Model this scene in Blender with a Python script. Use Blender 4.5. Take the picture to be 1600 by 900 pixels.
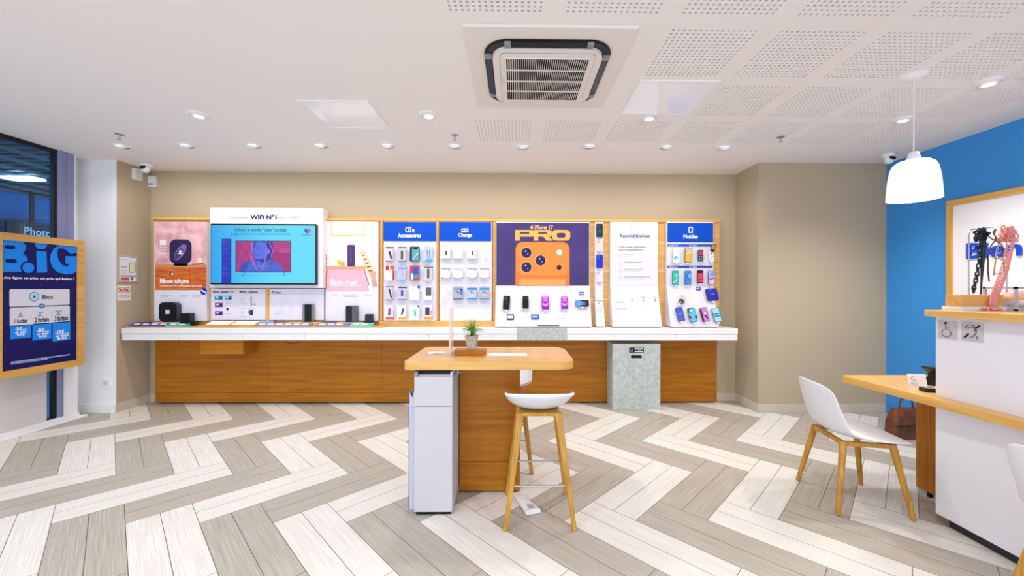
import bpy, math, random
from mathutils import Vector, Matrix
random.seed(7)
PI = math.pi
for o in list(bpy.data.objects):
    bpy.data.objects.remove(o)
S = bpy.context.scene
C = S.collection
# ---------------------------------------------------------------- camera, world, exposure
EXPO = 0.73
S.view_settings.view_transform = 'Standard'
S.view_settings.look = 'None'
S.view_settings.gamma = 1.0
S.view_settings.use_curve_mapping = False
S.view_settings.exposure = EXPO
FPX, CH, YAW, ROLL, PX0 = 622.0, 1.41, math.radians(0.8), 0.0022, 813.7
F_ = Vector((math.sin(YAW), math.cos(YAW), 0)); R0 = Vector((math.cos(YAW), -math.sin(YAW), 0)); U0 = Vector((0, 0, 1))
R_ = R0*math.cos(ROLL)+U0*math.sin(ROLL); U_ = U0*math.cos(ROLL)-R0*math.sin(ROLL)
cam_d = bpy.data.cameras.new('camera'); cam = bpy.data.objects.new('camera', cam_d); C.objects.link(cam)
cam_d.sensor_width = 36; cam_d.lens = 36*FPX/1600; cam_d.shift_x = -(PX0-800)/1600; cam_d.clip_start = 0.05
cam.matrix_world = Matrix(((R_.x, U_.x, -F_.x, 0), (R_.y, U_.y, -F_.y, 0), (R_.z, U_.z, -F_.z, CH), (0, 0, 0, 1)))
S.camera = cam
O_ = Vector((0, 0, CH))
world = bpy.data.worlds.new('world'); S.world = world; world.use_nodes = True
bg = world.node_tree.nodes['Background']; bg.inputs[0].default_value = (0.80, 0.88, 1.0, 1); bg.inputs[1].default_value = 1.55
SPOT_W = 31.0      # power of one recessed downlight
WALL_W = 12.5      # power of one spot in the row in front of the display wall

def ray(px, py):
    return (F_*FPX + R_*(px-PX0) + U_*(450-py)).normalized()
def W(px, py, X=None, Y=None, Z=None):
    d = ray(px, py)
    t = (X-O_.x)/d.x if X is not None else (Y-O_.y)/d.y if Y is not None else (Z-O_.z)/d.z
    return O_ + d*t

# ---------------------------------------------------------------- materials
def lin(c):
    if isinstance(c, str):
        c = tuple(int(c[i:i+2], 16)/255 for i in (0, 2, 4))
        return tuple(((v+0.055)/1.055)**2.4 if v > 0.04045 else v/12.92 for v in c)+(1,)
    return tuple(c)+(1,)
MC = {}
def mat(c, rough=0.5, metal=0.0, emit=0.0, spec=0.35, trans=0.0, bump=0.0, bscale=200, coat=0.0, name=None):
    key = (c, rough, metal, emit, spec, trans, bump, bscale, coat, name)
    if key in MC: return MC[key]
    m = bpy.data.materials.new(name or 'paint_'+str(c)); m.use_nodes = True
    nt = m.node_tree; b = nt.nodes['Principled BSDF']
    b.inputs['Base Color'].default_value = lin(c)
    b.inputs['Roughness'].default_value = rough; b.inputs['Metallic'].default_value = metal
    b.inputs['Specular IOR Level'].default_value = spec
    b.inputs['Transmission Weight'].default_value = trans
    b.inputs['Coat Weight'].default_value = coat
    if emit:
        b.inputs['Emission Color'].default_value = lin(c); b.inputs['Emission Strength'].default_value = emit
        b.inputs['Base Color'].default_value = (0.02, 0.02, 0.02, 1)
    if bump:
        n = nt.nodes.new('ShaderNodeTexNoise'); n.inputs['Scale'].default_value = bscale; n.inputs['Detail'].default_value = 3
        tc = nt.nodes.new('ShaderNodeTexCoord'); nt.links.new(tc.outputs['Object'], n.inputs['Vector'])
        bp = nt.nodes.new('ShaderNodeBump'); bp.inputs['Strength'].default_value = bump; bp.inputs['Distance'].default_value = 0.002
        nt.links.new(n.outputs[0], bp.inputs['Height']); nt.links.new(bp.outputs[0], b.inputs['Normal'])
    MC[key] = m
    return m
def noise_mat(name, c1, c2, scale=(1, 1, 1), nscale=4, detail=4, rough=0.5, lo=0.35, hi=0.65, coord='Object', c3=None, bump=0.0, spec=0.5, distort=0.0):
    if name in MC: return MC[name]
    m = bpy.data.materials.new(name); m.use_nodes = True; nt = m.node_tree; L = nt.links
    b = nt.nodes['Principled BSDF']; b.inputs['Roughness'].default_value = rough; b.inputs['Specular IOR Level'].default_value = spec
    tc = nt.nodes.new('ShaderNodeTexCoord'); mp = nt.nodes.new('ShaderNodeMapping'); mp.inputs['Scale'].default_value = scale
    n = nt.nodes.new('ShaderNodeTexNoise'); n.inputs['Scale'].default_value = nscale; n.inputs['Detail'].default_value = detail
    n.inputs['Distortion'].default_value = distort
    r = nt.nodes.new('ShaderNodeValToRGB'); r.color_ramp.elements[0].position = lo; r.color_ramp.elements[1].position = hi
    r.color_ramp.elements[0].color = lin(c1); r.color_ramp.elements[1].color = lin(c2)
    if c3:
        e = r.color_ramp.elements.new((lo+hi)/2); e.color = lin(c3)
    L.new(tc.outputs[coord], mp.inputs[0]); L.new(mp.outputs[0], n.inputs['Vector']); L.new(n.outputs[0], r.inputs[0]); L.new(r.outputs[0], b.inputs['Base Color'])
    if bump:
        bp = nt.nodes.new('ShaderNodeBump'); bp.inputs['Strength'].default_value = bump; bp.inputs['Distance'].default_value = 0.001
        L.new(n.outputs[0], bp.inputs['Height']); L.new(bp.outputs[0], b.inputs['Normal'])
    MC[name] = m
    return m
WOODC = ('9C5A0C', 'B8751C', 'AB6A13')
def wood(axis, tone=0):
    sc = {'x': (0.7, 12, 12), 'y': (12, 0.7, 12), 'z': (12, 12, 0.7)}[axis]
    t = [WOODC, ('D09A4C', 'E6B76A', 'DCA958'), ('9C5F1E', 'C08538', 'AE742A'), ('DDA352', 'E8B566', 'E3AD5E')][tone]
    return noise_mat('wood_%s_%d' % (axis, tone), t[0], t[1], sc, 2.2, 6, 0.38 if tone != 1 else 0.28, 0.3, 0.7, c3=t[2], distort=0.6, bump=0.05, spec=0.5 if tone == 1 else 0.25)
WHITE = mat('EDEDEE', 0.45, name='white_laminate'); WALLWHITE = mat('F2F2F4', 0.8, name='white_wall_paint')
BEIGE = mat('BBAA91', 0.85, bump=0.15, bscale=300, name='beige_wall_paint')
BLUEW = mat('3F98E4', 0.75, bump=0.1, bscale=300, name='blue_wall_paint')
CEIL = mat('F4EEEA', 0.9, name='ceiling_paint'); SKIRT = mat('C9BFAF', 0.6, name='beige_skirting')
BLACK = mat('0C0C0F', 0.35, name='black_plastic'); DARK = mat('2A2A2E', 0.5, name='dark_plastic'); GREY = mat('8F9094', 0.5, name='grey_plastic')
STEEL = mat('B8B8BC', 0.25, 0.95, name='brushed_steel'); PLWHITE = mat('EFEFF2', 0.35, name='white_plastic')
BOARD = mat('E6E3F0', 0.55, name='white_board'); BBLUE = mat('004CC4', 0.6, spec=0.2, name='bright_blue_print')
NAVY = mat('0A1066', 0.5, name='navy_print'); INK = mat('1B2A55', 0.6, name='ink_navy'); GINK = mat('A8B0C0', 0.7, name='ink_grey')
PRW = mat('FBFBFF', 0.6, name='ink_white')
def stone(): return noise_mat('pale_grey_stone', 'A4ADA9', 'C6CCC9', (1, 1, 1), 30, 8, 0.5, 0.3, 0.7, c3='B7BFBB')
def glass(name='clear_glass', tint=(0.92, 0.96, 1.0)):
    if name in MC: return MC[name]
    m = bpy.data.materials.new(name); m.use_nodes = True; nt = m.node_tree
    for n in list(nt.nodes):
        if n.type != 'OUTPUT_MATERIAL': nt.nodes.remove(n)
    out = nt.nodes[0]; t = nt.nodes.new('ShaderNodeBsdfTransparent'); t.inputs[0].default_value = tint+(1,)
    g = nt.nodes.new('ShaderNodeBsdfGlossy'); g.inputs['Roughness'].default_value = 0.02
    mx = nt.nodes.new('ShaderNodeMixShader'); f = nt.nodes.new('ShaderNodeFresnel'); f.inputs[0].default_value = 1.35
    nt.links.new(f.outputs[0], mx.inputs[0]); nt.links.new(t.outputs[0], mx.inputs[1]); nt.links.new(g.outputs[0], mx.inputs[2]); nt.links.new(mx.outputs[0], out.inputs[0])
    MC[name] = m
    return m

# ---------------------------------------------------------------- mesh builder
TXT = {}
def text_geo(s, bold=0.0):
    k = (s, bold)
    if k in TXT: return TXT[k]
    cu = bpy.data.curves.new('t', 'FONT'); cu.body = s; cu.size = 1; cu.offset = bold; cu.resolution_u = 3; cu.fill_mode = 'FRONT'
    ob = bpy.data.objects.new('t', cu); C.objects.link(ob)
    dg = bpy.context.evaluated_depsgraph_get(); me = bpy.data.meshes.new_from_object(ob.evaluated_get(dg))
    vs = [v.co.copy() for v in me.vertices]; fs = [tuple(p.vertices) for p in me.polygons]
    bpy.data.objects.remove(ob); bpy.data.curves.remove(cu); bpy.data.meshes.remove(me)
    TXT[k] = (vs, fs)
    return TXT[k]
def rrect(w, h, r, seg=5, cx=0, cy=0):
    p = []
    for (sx, sy, a0) in ((1, 1, 0), (-1, 1, 90), (-1, -1, 180), (1, -1, 270)):
        for k in range(seg+1):
            a = math.radians(a0+90*k/seg)
            p.append((cx+sx*(w/2-r)+r*math.cos(a), cy+sy*(h/2-r)+r*math.sin(a)))
    return p
class MB:
    def __init__(s, M=None):
        s.v = []; s.f = []; s.mi = []; s.sm = []; s.mats = []; s.M = M or Matrix.Identity(4)
    def m(s, mt):
        if mt not in s.mats: s.mats.append(mt)
        return s.mats.index(mt)
    def add(s, vs, fs, mt, smooth=False, M=None):
        n = len(s.v); T = s.M @ M if M is not None else s.M
        s.v += [T @ Vector(q) for q in vs]; i = s.m(mt)
        for f in fs:
            s.f.append(tuple(n+k for k in f)); s.mi.append(i); s.sm.append(smooth)
        return s
    def box(s, x0, x1, y0, y1, z0, z1, mt, M=None):
        if x0 > x1: x0, x1 = x1, x0
        if y0 > y1: y0, y1 = y1, y0
        if z0 > z1: z0, z1 = z1, z0
        vs = [(x0, y0, z0), (x1, y0, z0), (x1, y1, z0), (x0, y1, z0), (x0, y0, z1), (x1, y0, z1), (x1, y1, z1), (x0, y1, z1)]
        return s.add(vs, [(0, 3, 2, 1), (4, 5, 6, 7), (0, 1, 5, 4), (1, 2, 6, 5), (2, 3, 7, 6), (3, 0, 4, 7)], mt, M=M)
    def prism(s, pts, z0, z1, mt, M=None, cap=True, smooth=False):
        n = len(pts); vs = [(p[0], p[1], z0) for p in pts]+[(p[0], p[1], z1) for p in pts]
        fs = [(k, (k+1) % n, n+(k+1) % n, n+k) for k in range(n)]
        s.add(vs, fs, mt, smooth, M)
        if cap: s.add(vs, [tuple(range(n-1, -1, -1)), tuple(range(n, 2*n))], mt, False, M)
        return s
    def tube(s, path, r, mt, seg=8, closed=False, cap=True, M=None):
        P = [Vector(p) for p in path]; n = len(P); rr = r if isinstance(r, (list, tuple)) else [r]*n
        vs = []; up = None
        for k in range(n):
            if closed: d = P[(k+1) % n]-P[k-1]
            else: d = P[min(k+1, n-1)]-P[max(k-1, 0)]
            d.normalize()
            if up is None:
                up = Vector((0, 0, 1)) if abs(d.z) < 0.9 else Vector((1, 0, 0))
            a = d.cross(up)
            if a.length < 1e-6: a = d.cross(Vector((0, 1, 0)))
            a.normalize(); b = a.cross(d).normalized(); up = b
            for j in range(seg):
                t = 2*PI*(j+0.5)/seg
                vs.append(P[k]+(a*math.cos(t)+b*math.sin(t))*rr[k])
        fs = []
        for k in range(n if closed else n-1):
            for j in range(seg):
                a0 = k*seg+j; a1 = k*seg+(j+1) % seg; b0 = ((k+1) % n)*seg+j; b1 = ((k+1) % n)*seg+(j+1) % seg
                fs.append((a0, a1, b1, b0))
        s.add(vs, fs, mt, seg > 4, M)
        if cap and not closed: s.add(vs, [tuple(range(seg-1, -1, -1)), tuple((n-1)*seg+j for j in range(seg))], mt, False, M)
        return s
    def lathe(s, prof, mt, seg=24, M=None, cx=0, cy=0, smooth=True):
        vs = []; n = len(prof)
        for (r, z) in prof:
            for j in range(seg):
                a = 2*PI*j/seg; vs.append((cx+r*math.cos(a), cy+r*math.sin(a), z))
        fs = []
        for k in range(n-1):
            for j in range(seg):
                fs.append((k*seg+j, k*seg+(j+1) % seg, (k+1)*seg+(j+1) % seg, (k+1)*seg+j))
        return s.add(vs, fs, mt, smooth, M)
    def text(s, t, u0, v0, u1, v1, mt, w=0.0, bold=0.0, M=None, ext=0.0):
        vs, fs = text_geo(t, bold)
        if not vs: return s
        xs = [q.x for q in vs]; ys = [q.y for q in vs]; ax, bx, ay, by = min(xs), max(xs), min(ys), max(ys)
        f = lambda q, z: (u0+(q.x-ax)/(bx-ax)*(u1-u0), v0+(q.y-ay)/(by-ay)*(v1-v0), z)
        if ext:
            s.add([f(q, w+ext) for q in vs], fs, mt, M=M)
            ed = {}
            for fc in fs:
                for k in range(len(fc)):
                    e = (fc[k], fc[(k+1) % len(fc)])
                    if (e[1], e[0]) in ed: del ed[(e[1], e[0])]
                    else: ed[e] = 1
            n = len(vs)
            s.add([f(q, w) for q in vs]+[f(q, w+ext) for q in vs], [(a, b, n+b, n+a) for (a, b) in ed], mt, M=M)
        else: s.add([f(q, w) for q in vs], fs, mt, M=M)
        return s
    def build(s, name, parent=None, label=None, cat=None, group=None, kind=None, bevel=0.0, solid=0.0, sub=0):
        me = bpy.data.meshes.new(name)
        if parent is not None:
            T = parent.get('_w'); off = Vector(T) if T is not None else Vector((0, 0, 0))
            base = off
        else:
            xs = [q.x for q in s.v]; ys = [q.y for q in s.v]; zs = [q.z for q in s.v]
            base = Vector(((min(xs)+max(xs))/2, (min(ys)+max(ys))/2, min(zs)))
        me.from_pydata([q-base for q in s.v], [], s.f)
        for mt in s.mats: me.materials.append(mt)
        me.polygons.foreach_set('material_index', s.mi); me.polygons.foreach_set('use_smooth', s.sm)
        me.update()
        o = bpy.data.objects.new(name, me); C.objects.link(o)
        if parent is not None: o.parent = parent
        else: o.location = base
        if bevel:
            b = o.modifiers.new('bevel', 'BEVEL'); b.width = bevel; b.segments = 2; b.limit_method = 'ANGLE'; b.angle_limit = math.radians(40)
        if solid:
            b = o.modifiers.new('solid', 'SOLIDIFY'); b.thickness = solid; b.offset = 0
        if sub:
            b = o.modifiers.new('sub', 'SUBSURF'); b.levels = sub; b.render_levels = sub
        tag(o, label, cat, group, kind)
        return o
def tag(o, label=None, cat=None, group=None, kind=None):
    if label: o['label'] = label
    if cat: o['category'] = cat
    if group: o['group'] = group
    if kind: o['kind'] = kind
    return o
TH = []
def thing(name, label, cat, loc=(0, 0, 0), rotz=0.0, group=None, local=False):
    """Empty at the base. Unless local, part vertices are given in world coordinates."""
    o = bpy.data.objects.new(name, None); C.objects.link(o); o.location = loc; o.rotation_euler = (0, 0, rotz)
    o.empty_display_size = 0.05
    if not local: o['_w'] = tuple(loc)
    tag(o, label, cat, group); TH.append(o)
    return o
def struct_thing(name, loc=(0, 0, 0)):
    o = bpy.data.objects.new(name, None); C.objects.link(o); o.location = loc; o['_w'] = tuple(loc); o['kind'] = 'structure'; TH.append(o)
    return o
def dup(root, loc, rotz, label=None, group=None):
    r = root.copy(); C.objects.link(r); r.location = loc; r.rotation_euler = (0, 0, rotz)
    if label: r['label'] = label
    if group: r['group'] = group
    TH.append(r)
    for ch in list(root.children):
        c = ch.copy(); C.objects.link(c); c.parent = r
        for g in list(ch.children):
            d = g.copy(); C.objects.link(d); d.parent = c
    return r
class Pl:
    """a flat surface in the room: origin, right, up; n points to the viewer"""
    def __init__(s, o, u, v):
        s.o = Vector(o); s.u = Vector(u).normalized(); s.v = Vector(v).normalized(); s.n = s.u.cross(s.v)
        s.M = Matrix(((s.u.x, s.v.x, s.n.x, s.o.x), (s.u.y, s.v.y, s.n.y, s.o.y), (s.u.z, s.v.z, s.n.z, s.o.z), (0, 0, 0, 1)))
    def hit(s, px, py):
        d = ray(px, py); t = (s.o-O_).dot(s.n)/d.dot(s.n); q = O_+d*t-s.o
        return q.dot(s.u), q.dot(s.v)
def back(y): return Pl((0, y, 0), (1, 0, 0), (0, 0, 1))
def left(x): return Pl((x, 0, 0), (0, 1, 0), (0, 0, 1))
def right(x): return Pl((x, 0, 0), (0, -1, 0), (0, 0, 1))
class G(MB):
    """printing on a Pl, positions as measured on the surface"""
    def __init__(s, pl):
        MB.__init__(s, pl.M); s.pl = pl
    def w(s, l): return 0.0006+0.0007*l
    def rect(s, x0, y0, x1, y1, mt, l=0, r=0.0):
        a, b = s.pl.hit(x0, y0); c, d = s.pl.hit(x1, y1)
        pts = rrect(c-a, b-d, r, 4, (a+c)/2, (b+d)/2) if r else [(a, d), (c, d), (c, b), (a, b)]
        return s.add([(p[0], p[1], s.w(l)) for p in pts], [tuple(range(len(pts)))], mt)
    def slab(s, x0, y0, x1, y1, mt, w0, w1, r=0.0, rot=0.0):
        a, b = s.pl.hit(x0, y0); c, d = s.pl.hit(x1, y1)
        pts = rrect(c-a, b-d, r, 4) if r else [(-(c-a)/2, (d-b)/2), ((c-a)/2, (d-b)/2), ((c-a)/2, (b-d)/2), (-(c-a)/2, (b-d)/2)]
        cr, sr = math.cos(rot), math.sin(rot)
        pts = [((a+c)/2+p[0]*cr-p[1]*sr, (b+d)/2+p[0]*sr+p[1]*cr) for p in pts]
        return s.prism(pts, w0, w1, mt)
    def poly(s, pts, mt, l=0):
        q = [s.pl.hit(*p) for p in pts]
        return s.add([(p[0], p[1], s.w(l)) for p in q], [tuple(range(len(q)))], mt)
    def ell(s, cx, cy, rx, ry, mt, l=0, seg=24, rot=0.0):
        a, b = s.pl.hit(cx, cy); c, d = s.pl.hit(cx+rx, cy-ry); ru, rv = c-a, d-b
        cr, sr = math.cos(rot), math.sin(rot); vs = []
        for k in range(seg):
            t = 2*PI*k/seg; x, y = ru*math.cos(t), rv*math.sin(t); vs.append((a+x*cr-y*sr, b+x*sr+y*cr, s.w(l)))
        return s.add(vs, [tuple(range(seg))], mt)
    def line(s, pts, wd, mt, l=0):
        q = [Vector(s.pl.hit(*p)) for p in pts]
        for a, b in zip(q, q[1:]):
            d = (b-a)
            if d.length < 1e-6: continue
            d.normalize(); n = Vector((-d.y, d.x))*wd/2
            s.add([(p.x, p.y, s.w(l)) for p in (a-n, b-n, b+n, a+n)], [(0, 1, 2, 3)], mt)
        return s
    def tx(s, t, x0, y0, x1, y1, mt, l=1, bold=0.0):
        a, b = s.pl.hit(x0, y0); c, d = s.pl.hit(x1, y1)
        return s.text(t, a, d, c, b, mt, s.w(l), bold)
    def scrib(s, x0, y0, x1, h, mt, l=1):
        x = x0
        while x < x1-0.6:
            e = min(x1, x+random.uniform(1.2, 3.6)); s.rect(x, y0, e, y0+h, mt, l); x = e+0.6
        return s

# ---------------------------------------------------------------- room shell
HC = 2.84; YB = 4.96; YL = 4.54; YR = 4.49
XL1 = W(182, 450, Y=YL).x; XR1 = W(1185, 450, Y=YR).x; XBL = W(1385, 450, Y=YR).x; XW = -4.77; YE = 4.385
def struct(name, mb, parent=None, **k):
    return mb.build(name, parent, kind='structure' if parent is None else None, **k)
# floor: double-plank herringbone tiles
def tile_mat(name, c1, c2, c3):
    m = bpy.data.materials.new(name); m.use_nodes = True; nt = m.node_tree; L = nt.links; b = nt.nodes['Principled BSDF']
    uv = nt.nodes.new('ShaderNodeUVMap'); mp = nt.nodes.new('ShaderNodeMapping'); mp.inputs['Scale'].default_value = (3.0, 190, 1)
    n = nt.nodes.new('ShaderNodeTexNoise'); n.inputs['Scale'].default_value = 1; n.inputs['Detail'].default_value = 5; n.inputs['Distortion'].default_value = 0.35
    r = nt.nodes.new('ShaderNodeValToRGB'); e = r.color_ramp.elements; e[0].position = 0.32; e[1].position = 0.68
    e[0].color = lin(c1); e[1].color = lin(c2); x = e.new(0.5); x.color = lin(c3)
    L.new(uv.outputs[0], mp.inputs[0]); L.new(mp.outputs[0], n.inputs['Vector']); L.new(n.outputs[0], r.inputs[0]); L.new(r.outputs[0], b.inputs['Base Color'])
    b.inputs['Roughness'].default_value = 0.42
    bp = nt.nodes.new('ShaderNodeBump'); bp.inputs['Strength'].default_value = 0.12; bp.inputs['Distance'].default_value = 0.001
    L.new(n.outputs[0], bp.inputs['Height']); L.new(bp.outputs[0], b.inputs['Normal'])
    return m
TW = tile_mat('white_striated_tile', 'D4CFC8', 'EBE8E4', 'E0DCD6'); TG = tile_mat('grey_striated_tile', 'A29A8D', 'C2BBB0', 'B1A99E')
GROUT = mat('5C554B', 0.9, name='grout')
fx0, fx1, fy0, fy1 = -4.93, 4.6, -3.0, 5.1
def clip(poly):
    for (ax, s, lim) in ((0, 1, fx0), (0, -1, fx1), (1, 1, fy0), (1, -1, fy1)):
        out = []
        for i in range(len(poly)):
            p, q = poly[i-1], poly[i]; dp, dq = s*(p[0][ax]-lim*1.0) if s > 0 else (lim-p[0][ax]), 0
            dp = (p[0][ax]-lim)*s; dq = (q[0][ax]-lim)*s
            if (dp >= 0) != (dq >= 0):
                t = dp/(dp-dq); out.append((p[0].lerp(q[0], t), p[1].lerp(q[1], t)))
            if dq >= 0: out.append(q)
        poly = out
        if len(poly) < 3: return None
    return poly
fm = bpy.data.meshes.new('floor'); fv = [(fx0, fy0, -0.1), (fx1, fy0, -0.1), (fx1, fy1, -0.1), (fx0, fy1, -0.1), (fx0, fy0, -0.0008), (fx1, fy0, -0.0008), (fx1, fy1, -0.0008), (fx0, fy1, -0.0008)]
ff = [(0, 3, 2, 1), (4, 5, 6, 7), (0, 1, 5, 4), (1, 2, 6, 5), (2, 3, 7, 6), (3, 0, 4, 7)]; fmi = [2]*6; fuv = [[(0, 0)]*4]*6
px_, py_ = 0.4365, 1.261; bw, bl = px_/math.sqrt(2), py_/math.sqrt(2); q2 = 1/math.sqrt(2)
A0 = W(510.7, 785.8, Z=0); a0 = Vector((A0.x, A0.y))
def block(c, d, n, mt):       # c: corner, d: along, n: across
    for h in (0, 1):
        g = 0.0016; ru = random.uniform(0, 50); rv = random.uniform(0, 5)
        o = c+n*(bw/2*h)
        pts = [(o+d*u*1.0+n*v, Vector((ru+u, rv+v))) for (u, v) in ((g, g), (bl-g, g), (bl-g, bw/2-g), (g, bw/2-g))]
        p = clip(pts)
        if not p: continue
        area = sum(p[i-1][0].x*p[i][0].y-p[i][0].x*p[i-1][0].y for i in range(len(p)))
        if area < 0: p = p[::-1]
        i0 = len(fv); fv.extend((q[0].x, q[0].y, 0.0) for q in p); ff.append(tuple(range(i0, i0+len(p)))); fmi.append(mt); fuv.append([tuple(q[1]) for q in p])
for j in range(-6, 4):
    for i in range(-30, 32):
        a = a0+Vector((px_*i, py_*j))
        if a.x < fx0-2 or a.x > fx1+2: continue
        block(a, Vector((q2, q2)), Vector((q2, -q2)), 0 if i % 2 else 1)
        b = a+Vector((q2, -q2))*bw
        block(b, Vector((q2, -q2)), Vector((q2, q2)), 1 if i % 2 else 0)
fm.from_pydata(fv, [], ff)
for mt in (TG, TW, GROUT): fm.materials.append(mt)
fm.polygons.foreach_set('material_index', fmi)
ul = fm.uv_layers.new(name='UVMap'); k = 0
for uvs in fuv:
    for u in uvs: ul.data[k].uv = u; k += 1
fo = bpy.data.objects.new('floor', fm); C.objects.link(fo); tag(fo, kind='structure')

# ceiling with real perforated fields
PW = 0.605; PH = 0.495
cl0 = W(748.5, 218.7, Z=HC).x
cols = [cl0+PW*k for k in range(7)]; rows = [1.575, 2.18, 2.785, 3.39]
opening = lambda c, r: not (c == 0 and r in (1, 2)) and not (c == 1 and r in (1, 2)) and not (c == 2 and r == 2)
opening = lambda c, r: not (c <= 1 and r in (1, 2)) and not (c == 2 and r == 2)
xb = [-4.93]+[x for c in cols for x in (c, c+PH)]+[4.6]; yb = [-3.0]+[y for r in rows for y in (r, r+PH)]+[5.1]
cm = MB()
for i in range(len(xb)-1):
    for j in range(len(yb)-1):
        if i % 2 == 1 and j % 2 == 1 and opening(i//2, j//2): continue
        cm.add([(xb[i], yb[j], HC), (xb[i+1], yb[j], HC), (xb[i+1], yb[j+1], HC), (xb[i], yb[j+1], HC)], [(0, 3, 2, 1)], CEIL)
cm.box(-4.93, 4.6, -3.0, 5.1, HC+0.12, HC+0.2, CEIL)
ceil = struct('ceiling', cm); ceil['_w'] = tuple(ceil.location)
VOID = mat('3A332B', 0.9, name='ceiling_void_felt')
pm = MB(); N = 16; cs = PH/N; hr = 0.0078
for i in range(N):
    for j in range(N):
        cx, cy = (i+0.5)*cs, (j+0.5)*cs; h = cs/2
        outer = [(cx+h, cy), (cx+h, cy+h), (cx, cy+h), (cx-h, cy+h), (cx-h, cy), (cx-h, cy-h), (cx, cy-h), (cx+h, cy-h)]
        inner = [(cx+hr*math.cos(k*PI/4), cy+hr*math.sin(k*PI/4)) for k in range(8)]
        vs = [(p[0], p[1], 0) for p in outer]+[(p[0], p[1], 0) for p in inner]+[(p[0], p[1], 0.012) for p in inner]
        pm.add(vs, [(k, 8+k, 8+(k+1) % 8, (k+1) % 8) for k in range(8)]+[(8+k, 16+k, 16+(k+1) % 8, 8+(k+1) % 8) for k in range(8)], CEIL)
pm.add([(0, 0, 0.03), (PH, 0, 0.03), (PH, PH, 0.03), (0, PH, 0.03)], [(0, 3, 2, 1)], VOID)
pf = None
for c in range(7):
    for r in range(4):
        if not opening(c, r): continue
        if pf is None:
            ceil.pop('_w'); pf = pm.build('perforated_field', ceil)
            o = pf
        else:
            o = pf.copy(); C.objects.link(o); o.parent = ceil
        o.location = Vector((cols[c], rows[r], HC))-ceil.location
# walls
struct('wall_back', MB().box(XL1-0.12, 4.6, YB, YB+0.1, 0, HC, BEIGE))
struct('wall_alcove_left', MB().box(XL1-0.1, XL1, YL, YB, 0, HC, BEIGE))
struct('wall_front_left', MB().box(-4.93, XL1-0.1, YL, YL+0.1, 0, HC, WALLWHITE).box(XL1-0.1, XL1-0.001, YL-0.001, YL, 0, HC, WALLWHITE))
struct('wall_alcove_right', MB().box(XR1, XR1+0.1, YR, YB, 0, HC, BEIGE))
struct('wall_front_right', MB().box(XR1+0.1, 4.6, YR, YR+0.1, 0, HC, BEIGE))
struct('wall_right', MB().box(XBL, XBL+0.1, -3.0, YR, 0, HC, BLUEW))
bbm = lambda x0, x1, y0, y1, mt=SKIRT: MB().box(x0, x1, y0, y1, 0, 0.10, mt)
struct('baseboard_back', bbm(XL1, XR1, YB-0.014, YB), bevel=0.003)
struct('baseboard_alcove_left', bbm(XL1, XL1+0.014, YL-0.014, YB-0.014), bevel=0.003)
struct('baseboard_alcove_right', bbm(XR1-0.014, XR1, YR-0.014, YB-0.014), bevel=0.003)
struct('baseboard_front_right', bbm(XR1, XBL-0.014, YR-0.014, YR), bevel=0.003)
struct('baseboard_right', bbm(XBL-0.014, XBL, -2.9, YR, mat('3A8ED6', 0.5, name='blue_skirting')), bevel=0.003)
struct('baseboard_front_left', bbm(-4.9, XL1, YL-0.014, YL, WALLWHITE), bevel=0.003)
# window wall on the left
yP0, yP1 = W(90, 300, X=XW).y, W(116, 300, X=XW).y
struct('wall_left', MB().box(XW-0.16, XW-0.14, YE, YL, 0, HC, WALLWHITE).box(XW-0.16, XW, yP1, YE, 0, HC, WALLWHITE).box(XW-0.16, XW, -3.0, 0.6, 0, HC, WALLWHITE))
DFR = mat('0E0F14', 0.4, name='black_window_gasket'); MAUVE = mat('8F93B8', 0.35, 0.3, name='mauve_metal_post')
win = struct_thing('window_1', (XW, 2.4, 0))
fr = MB().box(XW-0.045, XW-0.01, 0.6, yP0, 0.0, 0.06, mat('30333C', 0.5, name='dark_sill')).box(XW-0.045, XW-0.01, 0.6, yP0, HC-0.04, HC, DFR).box(XW-0.045, XW-0.01, 0.6, 0.66, 0, HC, DFR).box(XW-0.045, XW-0.008, yP0-0.03, yP0, 0, HC, DFR)
fr.build('window_frame', win)
MB().box(XW-0.034, XW-0.026, 0.66, yP0-0.03, 0.06, HC-0.04, glass('shop_window_glass', (0.62, 0.85, 1.0))).build('window_glass', win)
pts = [(XW-0.05, yP0), (XW+0.0, yP0), (XW+0.012, yP0+0.03), (XW+0.012, yP0+0.07), (XW, yP0+0.085), (XW+0.008, yP0+0.1), (XW+0.008, yP1-0.01), (XW, yP1), (XW-0.05, yP1)]
MB().prism(pts, 0.0, HC, MAUVE).build('window_post', win)
struct('trim_2', MB().box(XW+0.0125, XW+0.03, W(97, 620, X=XW).y, YE, 0.05, 0.80, WALLWHITE), bevel=0.003)
struct('trim_1', MB().box(XW, XW+0.05, 0.7, YE, 0.0, 0.05, WALLWHITE).box(XW+0.05, XW+0.11, 0.7, YE+0.03, 0.0, 0.02, WALLWHITE), bevel=0.004)
xpan = XW+0.012
q0 = W(72, 600, X=xpan)
MB().box(xpan-0.006, xpan+0.006, 1.2, q0.y, 0.05, 0.78, mat('D8D6D4', 0.6, name='white_window_board')).build('window_board', label='plain white board closing the lower window behind the promotional frame', cat='board')

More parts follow.
